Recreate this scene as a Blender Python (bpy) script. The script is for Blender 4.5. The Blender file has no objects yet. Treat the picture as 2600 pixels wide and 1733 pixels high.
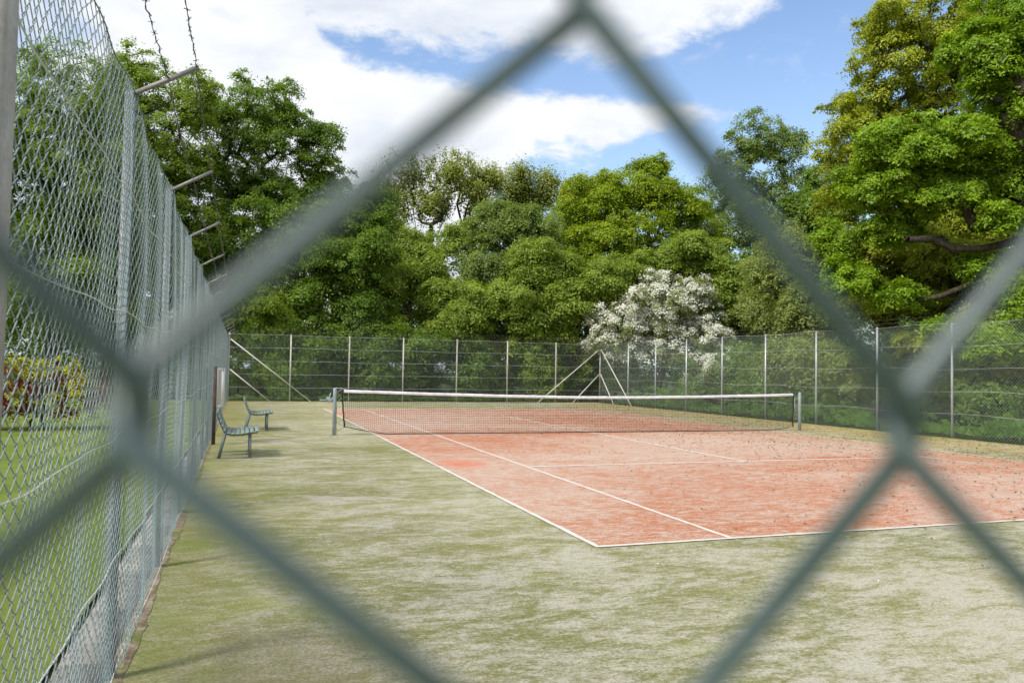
import bpy, math, random
import numpy as np

R = math.radians
sc = bpy.context.scene
col = sc.collection

# ------------------------------------------------------------------ camera
CAM = np.array([-8.446, -18.101, 1.517])
YAW, PITCH, ROLL, FPX = 0.33376, 0.03811, 0.01745, 1984.5      # focal length in pixels of a 2600 px wide frame
cy_, sy_, cp_, sp_ = math.cos(YAW), math.sin(YAW), math.cos(PITCH), math.sin(PITCH)
FW = np.array([sy_*cp_, cy_*cp_, sp_])
R0 = np.array([cy_, -sy_, 0.0])
U0 = np.cross(R0, FW)
RT = R0*math.cos(ROLL) + U0*math.sin(ROLL)
UP = -R0*math.sin(ROLL) + U0*math.cos(ROLL)
cam_d = bpy.data.cameras.new('camera')
cam = bpy.data.objects.new('camera', cam_d)
col.objects.link(cam)
from mathutils import Matrix, Vector
M4 = Matrix(((RT[0], UP[0], -FW[0], CAM[0]), (RT[1], UP[1], -FW[1], CAM[1]), (RT[2], UP[2], -FW[2], CAM[2]), (0, 0, 0, 1)))
cam.matrix_world = M4
cam_d.sensor_width = 36.0
cam_d.lens = FPX*36.0/2600.0
cam_d.clip_start = 0.005
cam_d.clip_end = 2000.0
cam_d.dof.use_dof = True
cam_d.dof.focus_distance = 14.0
cam_d.dof.aperture_fstop = 9.2
sc.camera = cam
K = 2600/2352.0

def ray(px, py):                       # a viewing direction of the survey photo (2352 x 1568 grid), depth 1 along the axis
    return FW + RT*((px*K - 1300)/FPX) - UP*((py*K - 866.5)/FPX)

def at(px, py, z):
    return CAM + ray(px, py)*z

def azel(px, py):
    d = ray(px, py); d = d/np.linalg.norm(d)
    return math.degrees(math.atan2(d[0], d[1])), math.degrees(math.asin(d[2]))

# ------------------------------------------------------------------ node helpers
class NT:
    def __init__(s, tree):
        s.t = tree; s.n = tree.nodes; s.l = tree.links
    def add(s, typ, **kw):
        nd = s.n.new(typ)
        for k, v in kw.items(): setattr(nd, k, v)
        return nd
    def put(s, sock, v):
        if v is None: return
        if isinstance(v, bpy.types.NodeSocket): s.l.new(v, sock)
        else: sock.default_value = v
    def math(s, op, a, b=None, c=None, clamp=False):
        nd = s.add('ShaderNodeMath', operation=op, use_clamp=clamp)
        s.put(nd.inputs[0], a); s.put(nd.inputs[1], b); s.put(nd.inputs[2], c)
        return nd.outputs[0]
    def sstep(s, x, a, b, lo=0.0, hi=1.0):
        nd = s.add('ShaderNodeMapRange', interpolation_type='SMOOTHSTEP')
        s.put(nd.inputs[0], x); s.put(nd.inputs[1], a); s.put(nd.inputs[2], b); s.put(nd.inputs[3], lo); s.put(nd.inputs[4], hi)
        return nd.outputs[0]
    def noise(s, vec, scale, detail=4, rough=0.5, dist=0.0):
        nd = s.add('ShaderNodeTexNoise')
        s.put(nd.inputs['Vector'], vec)
        nd.inputs['Scale'].default_value = scale; nd.inputs['Detail'].default_value = detail
        nd.inputs['Roughness'].default_value = rough; nd.inputs['Distortion'].default_value = dist
        return nd.outputs['Fac'] if 'Fac' in nd.outputs else nd.outputs[0]
    def mapping(s, vec, scale=(1, 1, 1), loc=(0, 0, 0), rot=(0, 0, 0)):
        nd = s.add('ShaderNodeMapping')
        s.put(nd.inputs['Vector'], vec)
        nd.inputs['Scale'].default_value = scale; nd.inputs['Location'].default_value = loc; nd.inputs['Rotation'].default_value = rot
        return nd.outputs[0]
    def mix(s, f, a, b, mode='MIX'):
        nd = s.add('ShaderNodeMix', data_type='RGBA', blend_type=mode)
        s.put(nd.inputs[0], f)
        s.put(nd.inputs[6], (*a, 1) if isinstance(a, tuple) and len(a) == 3 else a)
        s.put(nd.inputs[7], (*b, 1) if isinstance(b, tuple) and len(b) == 3 else b)
        return nd.outputs[2]
    def curve(s, x, pts, lo, hi, vlo, vhi):     # a float curve given in real units
        xn = s.math('DIVIDE', s.math('SUBTRACT', x, lo), hi-lo, clamp=True)
        nd = s.add('ShaderNodeFloatCurve')
        s.put(nd.inputs['Value'], xn); nd.inputs['Factor'].default_value = 1
        cv = nd.mapping.curves[0]
        P = [((a-lo)/(hi-lo), (b-vlo)/(vhi-vlo)) for a, b in pts]
        cv.points[0].location = P[0]; cv.points[1].location = P[-1]
        for p in P[1:-1]: cv.points.new(*p)
        for p in cv.points: p.handle_type = 'AUTO_CLAMPED'
        nd.mapping.update()
        return s.math('MULTIPLY_ADD', nd.outputs[0], vhi-vlo, vlo)

# ------------------------------------------------------------------ sky, sun, exposure
SUN = np.array([-0.62, -0.30, 0.74]); SUN = SUN/np.linalg.norm(SUN)
sun_el = math.asin(SUN[2]); sun_az = math.atan2(SUN[0], SUN[1])
world = bpy.data.worlds.new('World'); sc.world = world; world.use_nodes = True
W = NT(world.node_tree); W.n.clear()
wout = W.add('ShaderNodeOutputWorld'); bg = W.add('ShaderNodeBackground')
sky = W.add('ShaderNodeTexSky', sky_type='NISHITA')
sky.sun_disc = False; sky.sun_elevation = sun_el; sky.sun_rotation = sun_az
sky.air_density = 1.0; sky.dust_density = 0.9; sky.ozone_density = 2.2; sky.altitude = 50
tc = W.add('ShaderNodeTexCoord')
D = tc.outputs['Generated']
sep = W.add('ShaderNodeSeparateXYZ'); W.put(sep.inputs[0], D)
az = W.math('DEGREES', W.math('ARCTAN2', sep.outputs[0], sep.outputs[1]))
el = W.math('DEGREES', W.math('ARCSINE', sep.outputs[2]))
dm = W.mapping(D, (1, 1, 2.0))
n1 = W.math('SUBTRACT', W.noise(dm, 9, 8, 0.6, 0.6), 0.5)
n2 = W.math('SUBTRACT', W.noise(dm, 34, 6, 0.65, 0.3), 0.5)
nn = W.math('MULTIPLY_ADD', n1, 5.5, W.math('MULTIPLY', n2, 3.0))
nb = W.math('MULTIPLY_ADD', n1, 2.6, W.math('MULTIPLY', n2, 1.6))     # crisper lower cloud
def pts(L): return [azel(*p) for p in L]
A_ = [(-180, 46), (-25, 40), (-12, 26), (3.5, 23.6)] + pts([(830, 66), (1000, 88), (1100, 92), (1300, 118), (1460, 128), (1560, 85), (1740, 10)]) + [(44, 33), (60, 46), (180, 46)]
B_ = [(-180, 38), (-75, 36), (-30, 24), (-14, 30), (-3, 28.5), (3, 25.2)] + pts([(760, 88), (860, 140), (1000, 178), (1200, 205), (1400, 222), (1560, 236), (1640, 250), (1690, 262)]) + [(38, 14), (60, 2), (75, 4), (100, 34), (180, 38)]  # cloud band behind the camera is added as soft fill on the trees
C_ = [(-180, 0), (-60, 0), (0, 0), (10, 0), (17, 8)] + pts([(1200, 375), (1340, 378), (1440, 330), (1560, 292), (1640, 284), (1700, 266)]) + [(38, 17), (60, 6), (90, 4), (110, 0), (180, 0)]
A = W.curve(az, A_, -180, 180, 0, 50); B = W.curve(az, B_, -180, 180, 0, 50); Cc = W.curve(az, C_, -180, 180, 0, 50)
ca = W.sstep(W.math('ADD', W.math('SUBTRACT', el, A), nn), -1.3, 1.0)
cb = W.math('MULTIPLY', W.sstep(W.math('ADD', W.math('SUBTRACT', B, el), nb), -0.25, 0.9), W.sstep(W.math('ADD', W.math('SUBTRACT', el, Cc), nn), -0.5, 1.4))
cm = W.math('MAXIMUM', ca, cb)
thin = W.sstep(W.noise(dm, 6.5, 5, 0.55, 0.4), 0.36, 0.50, 0.45, 1.0)          # thin patches in the left-hand cloud
left = W.sstep(az, -14, 2, 0.0, 1.0)
cm = W.math('MULTIPLY', cm, W.math('MAXIMUM', thin, left))
wisp = W.math('MULTIPLY', W.sstep(W.noise(dm, 12, 7, 0.65, 0.8), 0.54, 0.75), 0.22)
cm = W.math('MAXIMUM', cm, wisp)
cshade = W.sstep(W.noise(dm, 5, 5, 0.55, 0.3), 0.33, 0.62)
ccol = W.mix(cshade, (6.3, 6.9, 7.9), (8.8, 9.0, 9.4))
hz = W.sstep(el, -2, 30, 1.0, 0.0)
skyb = W.mix(1.0, sky.outputs[0], (1.95, 1.95, 1.98), 'MULTIPLY')
skyc = W.mix(W.math('MULTIPLY', hz, 0.45), skyb, (5.8, 7.9, 10.3))
W.put(bg.inputs[0], W.mix(cm, skyc, ccol)); bg.inputs[1].default_value = 0.085
W.l.new(bg.outputs[0], wout.inputs[0])
sl = bpy.data.lights.new('sun', 'SUN'); sl.energy = 3.1; sl.angle = R(11.0); sl.color = (1.0, 0.95, 0.86)
so = bpy.data.objects.new('sun', sl); col.objects.link(so)
so.rotation_euler = Vector((-SUN[0], -SUN[1], -SUN[2])).to_track_quat('-Z', 'Y').to_euler()
sc.view_settings.view_transform = 'Standard'; sc.view_settings.look = 'None'
sc.view_settings.exposure = 0.42; sc.view_settings.gamma = 1.0; sc.view_settings.use_curve_mapping = False
sc.cycles.max_bounces = 6; sc.cycles.diffuse_bounces = 3; sc.cycles.glossy_bounces = 2; sc.cycles.transmission_bounces = 3
sc.cycles.transparent_max_bounces = 4
sc.cycles.use_fast_gi = False
sc.cycles.use_adaptive_sampling = True; sc.cycles.adaptive_threshold = 0.02
sc.cycles.caustics_reflective = False; sc.cycles.caustics_refractive = False

# ------------------------------------------------------------------ object helpers
def tag(o, label=None, cat=None, group=None, kind=None):
    if label: o['label'] = label
    if cat: o['category'] = cat
    if group: o['group'] = group
    if kind: o['kind'] = kind
    return o
def empty(name, loc=(0, 0, 0), rz=0.0):
    o = bpy.data.objects.new(name, None); col.objects.link(o)
    o.location = loc; o.rotation_euler = (0, 0, rz); o.empty_display_size = 0.2
    return o
def np_mesh(name, V, F, mat=None, parent=None, attrs=None, smooth=False):
    """V (n,3), F list of (m,k) integer arrays"""
    if not isinstance(F, list) or np.ndim(F[0]) == 1: F = [F]
    F = [np.asarray(f, dtype=np.int32) for f in F if len(f)]
    me = bpy.data.meshes.new(name)
    V = np.ascontiguousarray(V, dtype=np.float32)
    me.vertices.add(len(V)); me.vertices.foreach_set('co', V.ravel())
    nl = sum(f.size for f in F); nf = sum(len(f) for f in F)
    me.loops.add(nl); me.polygons.add(nf)
    me.loops.foreach_set('vertex_index', np.concatenate([f.ravel() for f in F]))
    st = []; s = 0
    for f in F:
        st.append(s + np.arange(len(f))*f.shape[1]); s += f.size
    me.polygons.foreach_set('loop_start', np.concatenate(st).astype(np.int32))
    if smooth: me.polygons.foreach_set('use_smooth', np.ones(nf, dtype=bool))
    if attrs:
        for k, a in attrs.items():
            at_ = me.attributes.new(k, 'FLOAT', 'FACE'); at_.data.foreach_set('value', np.asarray(a, dtype=np.float32))
    me.update(calc_edges=True)
    if mat: me.materials.append(mat)
    o = bpy.data.objects.new(name, me); col.objects.link(o)
    if parent: o.parent = parent
    return o

class MB:                                # collects boxes, tubes and sheets, builds ONE mesh
    def __init__(s): s.V = []; s.F = {}; s.n = 0
    def raw(s, V, F):
        V = np.asarray(V, float); F = np.asarray(F)
        s.V.append(V); s.F.setdefault(F.shape[1], []).append(F + s.n); s.n += len(V); return s
    def box(s, c, size, rot=None, bev=0.0):
        c = np.asarray(c, float); h = np.asarray(size, float)/2
        if bev <= 0:
            P = np.array([[x, y, z] for x in (-1, 1) for y in (-1, 1) for z in (-1, 1)])*h
            if rot is not None: P = P @ np.asarray(rot).T
            return s.raw(P + c, [[0, 1, 3, 2], [4, 6, 7, 5], [0, 4, 5, 1], [2, 3, 7, 6], [0, 2, 6, 4], [1, 5, 7, 3]])
        # chamfered along the longest axis
        ax = int(np.argmax(h)); o = [i for i in range(3) if i != ax]
        ring = []
        b = min(bev, h[o[0]]*.9, h[o[1]]*.9)
        for (a0, a1) in ((-1, -1), (1, -1), (1, 1), (-1, 1)):
            p1 = [a0*(h[o[0]]-b), a1*h[o[1]]]; p2 = [a0*h[o[0]], a1*(h[o[1]]-b)]
            ring += [p2, p1] if a0*a1 > 0 else [p1, p2]
        ring = np.array([[-h[o[0]]+b, -h[o[1]]], [h[o[0]]-b, -h[o[1]]], [h[o[0]], -h[o[1]]+b], [h[o[0]], h[o[1]]-b], [h[o[0]]-b, h[o[1]]], [-h[o[0]]+b, h[o[1]]], [-h[o[0]], h[o[1]]-b], [-h[o[0]], -h[o[1]]+b]])
        P = np.zeros((16, 3))
        for e, sg in ((0, -1), (1, 1)):
            P[e*8:(e+1)*8, o[0]] = ring[:, 0]; P[e*8:(e+1)*8, o[1]] = ring[:, 1]; P[e*8:(e+1)*8, ax] = sg*h[ax]
        if rot is not None: P = P @ np.asarray(rot).T
        s.raw(P + c, [[i, (i+1) % 8, 8+(i+1) % 8, 8+i] for i in range(8)])
        s.F.setdefault(8, []).append(np.array([[7, 6, 5, 4, 3, 2, 1, 0], [8, 9, 10, 11, 12, 13, 14, 15]]) + s.n - 16)
        return s
    def tube(s, P, r, n=8, cap=True):
        P = np.asarray(P, float); m = len(P)
        r = np.ones(m)*np.asarray(r, float)
        T = np.gradient(P, axis=0); T /= (np.linalg.norm(T, axis=1)[:, None] + 1e-12)
        ref = np.array([0, 0, 1.0]) if abs(T[0][2]) < .9 else np.array([1.0, 0, 0])
        a = np.cross(T[0], ref); a /= np.linalg.norm(a)
        V = []
        for i in range(m):
            a = a - T[i]*(a @ T[i]); a /= (np.linalg.norm(a) + 1e-12); b = np.cross(T[i], a)
            th = np.arange(n)*2*math.pi/n
            V.append(P[i] + r[i]*(np.cos(th)[:, None]*a + np.sin(th)[:, None]*b))
        F = [[i*n+j, i*n+(j+1) % n, (i+1)*n+(j+1) % n, (i+1)*n+j] for i in range(m-1) for j in range(n)]
        s.raw(np.concatenate(V), F)
        if cap:
            s.F.setdefault(n, []).append(np.array([list(range(n))[::-1], [(m-1)*n+j for j in range(n)]]) + s.n - m*n)
        return s
    def build(s, name, mat, parent=None, smooth=False):
        V = np.concatenate(s.V)
        return np_mesh(name, V, [np.concatenate(f) for f in s.F.values()], mat, parent, smooth=smooth)

def polytubes(P, r, nrm, sides):
    """P (N,K,3) polylines as thin tubes; nrm: reference normal. Returns V,F"""
    N, Kp, _ = P.shape
    T = np.gradient(P, axis=1); T /= (np.linalg.norm(T, axis=2)[..., None] + 1e-12)
    nrm = np.asarray(nrm, float)
    a = nrm - T*(T @ nrm)[..., None]; a /= (np.linalg.norm(a, axis=2)[..., None] + 1e-12)
    b = np.cross(T, a)
    th = np.arange(sides)*2*math.pi/sides + .3
    V = P[:, :, None, :] + r*(np.cos(th)[None, None, :, None]*a[:, :, None, :] + np.sin(th)[None, None, :, None]*b[:, :, None, :])
    idx = np.arange(N*Kp*sides).reshape(N, Kp, sides)
    nx = np.roll(idx, -1, axis=2)
    F = np.stack([idx[:, :-1], nx[:, :-1], nx[:, 1:], idx[:, 1:]], axis=-1).reshape(-1, 4)
    return V.reshape(-1, 3), F

# ------------------------------------------------------------------ materials
def mat_base(name):
    m = bpy.data.materials.new(name); m.use_nodes = True
    N = NT(m.node_tree); N.n.clear()
    out = N.add('ShaderNodeOutputMaterial')
    return m, N, out
def principled(N, out, colr, rough=.6, spec=.5, metal=0.0, bump=None, bstr=.3, bdist=.01):
    p = N.add('ShaderNodeBsdfPrincipled')
    N.put(p.inputs['Base Color'], (*colr, 1) if isinstance(colr, tuple) and len(colr) == 3 else colr)
    N.put(p.inputs['Roughness'], rough); N.put(p.inputs['Specular IOR Level'], spec); N.put(p.inputs['Metallic'], metal)
    if bump is not None:
        b = N.add('ShaderNodeBump'); b.inputs['Strength'].default_value = bstr; b.inputs['Distance'].default_value = bdist
        N.put(b.inputs['Height'], bump); N.l.new(b.outputs[0], p.inputs['Normal'])
    N.l.new(p.outputs[0], out.inputs[0])
    return p
def worn(name, c1, c2, rough=.5, scale=8, metal=0.0, spec=.5, bstr=.2, fine=60):
    m, N, out = mat_base(name)
    tc = N.add('ShaderNodeTexCoord').outputs['Object']
    n = N.noise(tc, scale, 6, .65, .4); f = N.noise(tc, fine, 4, .6)
    k = N.math('MULTIPLY_ADD', f, .5, N.math('MULTIPLY', n, .8))
    principled(N, out, N.mix(N.sstep(k, .45, .85), c1, c2), rough, spec, metal, f, bstr, .003)
    return m
MAT = {}
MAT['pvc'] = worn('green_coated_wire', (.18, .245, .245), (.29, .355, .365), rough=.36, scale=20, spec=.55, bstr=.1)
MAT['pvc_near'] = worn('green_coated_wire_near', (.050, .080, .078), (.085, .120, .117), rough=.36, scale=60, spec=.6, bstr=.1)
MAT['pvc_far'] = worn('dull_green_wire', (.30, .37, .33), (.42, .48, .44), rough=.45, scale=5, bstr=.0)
MAT['galv'] = worn('galvanised_steel', (.36, .38, .41), (.52, .54, .56), rough=.42, scale=6, metal=.35, spec=.5)
MAT['galv_old'] = worn('weathered_steel_post', (.40, .38, .33), (.62, .60, .54), rough=.65, scale=7, metal=.1)
MAT['post_near'] = worn('grey_tan_post', (.24, .22, .185), (.37, .35, .31), rough=.75, scale=5, bstr=.4)
MAT['galv_dark'] = worn('blue_grey_steel_post', (.12, .13, .15), (.19, .205, .225), rough=.5, scale=6, metal=.1)  # darker blue-grey steel of the left fence posts
MAT['arm'] = worn('arm_steel', (.15, .145, .14), (.25, .24, .23), rough=.6, scale=9, metal=.2)
MAT['barb'] = worn('rusty_barbed_wire', (.05, .05, .05), (.14, .12, .11), rough=.6, scale=30)
MAT['line_wire'] = worn('bright_line_wire', (.55, .58, .60), (.75, .77, .78), rough=.35, scale=12, metal=.2)
MAT['net_post'] = worn('painted_net_post', (.20, .255, .275), (.30, .35, .36), rough=.42, scale=7)
MAT['net'] = worn('black_net_cord', (.012, .012, .013), (.022, .022, .024), rough=.8, scale=40)
MAT['band'] = worn('white_net_band', (.55, .53, .56), (.80, .78, .80), rough=.8, scale=3.5, fine=30)
MAT['cord'] = worn('white_cord', (.55, .55, .52), (.75, .75, .72), rough=.8, scale=30)
MAT['slat'] = worn('green_grey_slat', (.155, .225, .20), (.25, .33, .30), rough=.5, scale=6)
MAT['leg'] = worn('dark_grey_leg', (.10, .12, .135), (.18, .20, .21), rough=.45, scale=10)
MAT['barmetal'] = worn('pale_ground_bar', (.16, .17, .165), (.27, .28, .27), rough=.55, scale=10)
MAT['brown'] = worn('dark_brown_post', (.045, .03, .025), (.10, .065, .05), rough=.8, scale=8, bstr=.5)
MAT['white_paint'] = worn('white_painted_frame', (.62, .62, .64), (.80, .80, .80), rough=.5, scale=8)
def bark(name, a, b):
    m, N, out = mat_base(name)
    tc = N.add('ShaderNodeTexCoord').outputs['Object']
    v = N.mapping(tc, (6, 6, 1.2))
    n = N.noise(v, 2.2, 8, .7, .8)
    principled(N, out, N.mix(N.sstep(n, .35, .68), a, b), .9, .2, 0, n, .8, .03)
    return m
MAT['bark'] = bark('bark', (.028, .022, .017), (.095, .078, .058))
MAT['bark_grey'] = bark('bark_grey', (.05, .045, .035), (.17, .15, .115))
def leafmat(name, dark, light, tran=.45, rough=.5, spec=.35, warm=None):
    m, N, out = mat_base(name)
    t = N.add('ShaderNodeAttribute', attribute_name='tint').outputs['Fac']
    c = N.mix(t, dark, light)
    if warm:
        w = N.add('ShaderNodeAttribute', attribute_name='warm').outputs['Fac']
        c = N.mix(w, c, warm)
    p = N.add('ShaderNodeBsdfPrincipled')
    N.put(p.inputs['Base Color'], c); p.inputs['Roughness'].default_value = rough; p.inputs['Specular IOR Level'].default_value = spec
    tr = N.add('ShaderNodeBsdfTranslucent'); N.put(tr.inputs[0], N.mix(1.0, c, (1.25, 1.25, .55), 'MULTIPLY'))
    ms = N.add('ShaderNodeMixShader'); ms.inputs[0].default_value = tran
    N.l.new(p.outputs[0], ms.inputs[1]); N.l.new(tr.outputs[0], ms.inputs[2]); N.l.new(ms.outputs[0], out.inputs[0])
    return m
LF = {
 'dark': leafmat('leaf_dark_green', (.085, .155, .016), (.230, .360, .045)),
 'mid': leafmat('leaf_mid_green', (.130, .210, .018), (.330, .450, .055)),
 'fresh': leafmat('leaf_fresh_green', (.150, .235, .026), (.385, .490, .080)),
 'lime': leafmat('leaf_lime_green', (.150, .235, .008), (.370, .470, .022), tran=.42),
 'bright': leafmat('leaf_bright_green', (0.124, 0.240, 0.010), (0.338, 0.494, 0.029), tran=.42),
 'olive': leafmat('leaf_olive', (.200, .240, .016), (.46, .52, .040), tran=.38),
 'grey': leafmat('leaf_grey_green', (.15, .20, .045), (.38, .46, .14)),
 'bluish': leafmat('leaf_blue_green', (0.115, 0.183, 0.037), (0.294, 0.389, 0.094)),
 'sparse': leafmat('leaf_sparse_olive', (.17, .21, .03), (.38, .43, .09), tran=.4),
 'ivy': leafmat('leaf_undergrowth', (.075, .150, .025), (.22, .34, .065)),
 'nettle': leafmat('leaf_nettle', (.085, .175, .025), (.21, .36, .07)),
 'red':    leafmat('leaf_dark_red', (.060, .008, .008), (.26, .035, .025), tran=.25, rough=.35),
 'yellow': leafmat('leaf_yellow', (.30, .30, .02), (.66, .62, .06), tran=.4),
 'young':  leafmat('leaf_young', (0.131, 0.246, 0.035), (0.386, 0.562, 0.105), tran=.45),
 'blossom': leafmat('white_blossom', (.62, .63, .58), (.80, .80, .77), tran=.2, rough=.7, spec=.2),
}

# ------------------------------------------------------------------ ground
def turf_material(name, kind):
    m, N, out = mat_base(name)
    tc = N.add('ShaderNodeTexCoord').outputs['Object']
    sx = N.add('ShaderNodeSeparateXYZ'); N.put(sx.inputs[0], tc)
    X, Y = sx.outputs[0], sx.outputs[1]
    warp = N.mapping(tc, (1, 1, 1))
    # sand drifts, brushed roughly along x
    d1 = N.noise(N.mapping(tc, (.85, 1.5, 1), rot=(0, 0, .10)), 1.7, 10, .70, .9)
    d2 = N.noise(N.mapping(tc, (1.0, 2.2, 1), loc=(7, 3, 0), rot=(0, 0, -.12)), 5.2 if kind == 'green' else 5.5, 8, .70, .6)
    d3 = N.noise(N.mapping(tc, (.10, .16, 1), loc=(2, 9, 0)), 1.5, 4, .5, .4)
    fine = N.noise(tc, 48, 4, .75); grain = N.noise(tc, 170, 3, .8)
    sand = N.math('ADD', N.math('MULTIPLY', d1, .62 if kind == 'green' else .40), N.math('ADD', N.math('MULTIPLY', d2, .42 if kind == 'green' else .64), N.math('MULTIPLY', d3, .30)))
    g2 = N.math('MULTIPLY_ADD', fine, .22, N.math('MULTIPLY', grain, .16))
    mid = N.math('SUBTRACT', N.noise(N.mapping(tc, (1, 1.6, 1), loc=(3, 5, 0)), 15, 6, .75, .4), .5)
    sand = N.math('MULTIPLY_ADD', mid, .40, N.math('ADD', sand, g2))
    if kind == 'green':
        dx = N.sstep(N.math('ADD', X, N.math('MULTIPLY', d2, 1.5)), -8.6, -6.6)          # less sand by the side fence
        nearY = N.sstep(Y, -9.5, -14.0, 0.0, .05)
        sand = N.math('ADD', sand, nearY)
        k = N.math('MULTIPLY', N.sstep(sand, .77, .99), N.math('MULTIPLY_ADD', dx, .75, .25))
        gcol = N.mix(N.sstep(d3, .38, .62), (.180, .182, .066), (.240, .230, .090))
        gcol = N.mix(N.sstep(Y, -6, 2, 0, .6), gcol, (.255, .25, .095))
        c = N.mix(N.math('MULTIPLY', k, .80), gcol, (.455, .43, .36))
        # bright moss patches and dark worn dirt by the left fence
        moss = N.math('MULTIPLY', N.sstep(N.noise(tc, 1.7, 6, .65, .5), .46, .66), N.sstep(X, -7.0, -8.7))
        c = N.mix(N.math('MULTIPLY', moss, .70), c, (.145, .175, .035))
        lm = N.sstep(N.noise(N.mapping(tc, (1, 1.5, 1), loc=(5, 1, 0)), .8, 5, .6), .56, .70)
        c = N.mix(N.math('MULTIPLY', lm, .32), c, (.25, .28, .075))
        e1 = N.math('POWER', N.math('DIVIDE', N.math('ADD', X, 8.15), .62), 2.0)
        e2 = N.math('POWER', N.math('DIVIDE', N.math('ADD', Y, 14.15), 1.05), 2.0)
        ell = N.sstep(N.math('ADD', N.math('ADD', e1, e2), N.math('MULTIPLY', N.math('SUBTRACT', N.noise(tc, 3.5, 6, .7, .5), .5), 3.2)), 1.5, .1)
        spk = N.sstep(N.noise(tc, 55, 4, .75), .42, .60)
        c = N.mix(N.math('MULTIPLY', ell, N.math('MULTIPLY_ADD', spk, .38, .38)), c, (.15, .135, .085))
        # fallen catkins tint the far side orange-brown
        lit = N.math('MULTIPLY', N.sstep(N.math('ADD', X, N.math('MULTIPLY', N.math('SUBTRACT', d3, .5), 4)), 4.8, 8.2), N.sstep(N.noise(tc, 9, 7, .75, .3), .34, .64))
        c = N.mix(N.math('MULTIPLY', lit, .80), c, (.40, .27, .095))
        ed = N.math('MULTIPLY', N.sstep(X, 8.50, 8.85), N.sstep(N.noise(tc, 3, 5, .6), .30, .5))
        c = N.mix(N.math('MULTIPLY', ed, .9), c, (.10, .19, .035))
        bed = N.math('MULTIPLY', N.sstep(X, -8.1, -8.7), N.math('MULTIPLY', N.sstep(Y, -1.5, 1.0), N.sstep(N.noise(tc, 4, 6, .7), .38, .6)))
        c = N.mix(N.math('MULTIPLY', bed, .35), c, (.30, .22, .09))
    else:
        k = N.sstep(sand, .76, .96)
        rc = N.mix(N.sstep(d3, .35, .65), (.41, .165, .086), (.46, .215, .130))
        c = N.mix(N.math('MULTIPLY', k, .82), rc, (.49, .41, .34))
        h1 = N.math('POWER', N.math('DIVIDE', N.math('ADD', X, 4.98), .50), 2.0)
        h2 = N.math('POWER', N.math('DIVIDE', N.math('ADD', Y, 5.75), .75), 2.0)
        hot = N.sstep(N.math('ADD', N.math('ADD', h1, h2), N.math('MULTIPLY', d2, 1.5)), 1.9, .7)
        c = N.mix(N.math('MULTIPLY', hot, .55), c, (.56, .13, .055))
        lit = N.math('MULTIPLY', N.sstep(N.math('ADD', X, N.math('MULTIPLY', N.math('SUBTRACT', d3, .5), 5)), 2.2, 6.2), N.sstep(N.noise(tc, 7, 7, .75, .3), .30, .66))
        c = N.mix(N.math('MULTIPLY', lit, .62), c, (.36, .25, .13))
    shade = N.math('MULTIPLY_ADD', grain, 1.8, N.math('MULTIPLY_ADD', fine, 1.7, -.75))
    cc = N.add('ShaderNodeMix', data_type='RGBA', blend_type='MULTIPLY'); cc.inputs[0].default_value = .9
    N.put(cc.inputs[6], c)
    cb_ = N.add('ShaderNodeCombineColor'); [N.put(cb_.inputs[i], shade) for i in range(3)]
    N.put(cc.inputs[7], cb_.outputs[0])
    hgt = N.math('MULTIPLY_ADD', fine, .7, N.math('ADD', N.math('MULTIPLY', grain, .5), N.math('MULTIPLY', d2, 1.6)))
    principled(N, out, cc.outputs[2], .95, .12, 0, hgt, .45, .012)
    return m
def sheet(name, x0, x1, y0, y1, z, mat, nx=1, ny=1, kind='structure', bump=0.0):
    xs = np.linspace(x0, x1, nx+1); ys = np.linspace(y0, y1, ny+1)
    G = np.array([[x, y, z] for y in ys for x in xs])
    F = [[j*(nx+1)+i, j*(nx+1)+i+1, (j+1)*(nx+1)+i+1, (j+1)*(nx+1)+i] for j in range(ny) for i in range(nx)]
    o = np_mesh(name, G, F, mat); tag(o, kind=kind); return o
rng = np.random.default_rng(7)

def ground_mat():
    m, N, out = mat_base('woodland_soil')
    tc = N.add('ShaderNodeTexCoord').outputs['Object']
    n = N.noise(tc, 1.2, 9, .7, .5); f = N.noise(tc, 14, 6, .7)
    c = N.mix(N.sstep(n, .35, .65), (.030, .042, .014), (.060, .055, .030))
    principled(N, out, c, .95, .15, 0, f, .8, .05); return m
def lawn_mat():
    m, N, out = mat_base('lawn_grass')
    tc = N.add('ShaderNodeTexCoord').outputs['Object']
    n = N.noise(tc, .5, 6, .6, .4); f = N.noise(N.mapping(tc, (1, 1, 1)), 42, 6, .75); g = N.noise(tc, 6, 7, .7)
    c = N.mix(N.sstep(n, .38, .62), (.17, .235, .028), (.265, .315, .060))
    c = N.mix(N.math('MULTIPLY', N.sstep(g, .50, .68), .6), c, (.30, .29, .11))
    c = N.mix(N.math('MULTIPLY', N.sstep(f, .36, .60), .55), N.mix(.5, c, (.05, .11, .012)), c)
    principled(N, out, c, .9, .2, 0, f, .9, .03); return m
def conc_mat():
    m, N, out = mat_base('old_concrete')
    tc = N.add('ShaderNodeTexCoord').outputs['Object']
    n = N.noise(tc, 3, 8, .65); f = N.noise(tc, 90, 4, .7)
    c = N.mix(N.sstep(n, .35, .65), (.20, .19, .17), (.32, .305, .28))
    principled(N, out, c, .9, .2, 0, f, .4, .004); return m
def soil_mat():
    m, N, out = mat_base('bare_soil')
    tc = N.add('ShaderNodeTexCoord').outputs['Object']
    n = N.noise(tc, 6, 8, .7); f = N.noise(tc, 60, 4, .7)
    c = N.mix(N.sstep(n, .35, .65), (.16, .12, .075), (.34, .28, .21))
    c = N.mix(N.sstep(N.noise(tc, 2.3, 6, .7, .5), .46, .60), c, (.15, .17, .045))
    principled(N, out, c, .95, .15, 0, f, .8, .01); return m
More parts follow.
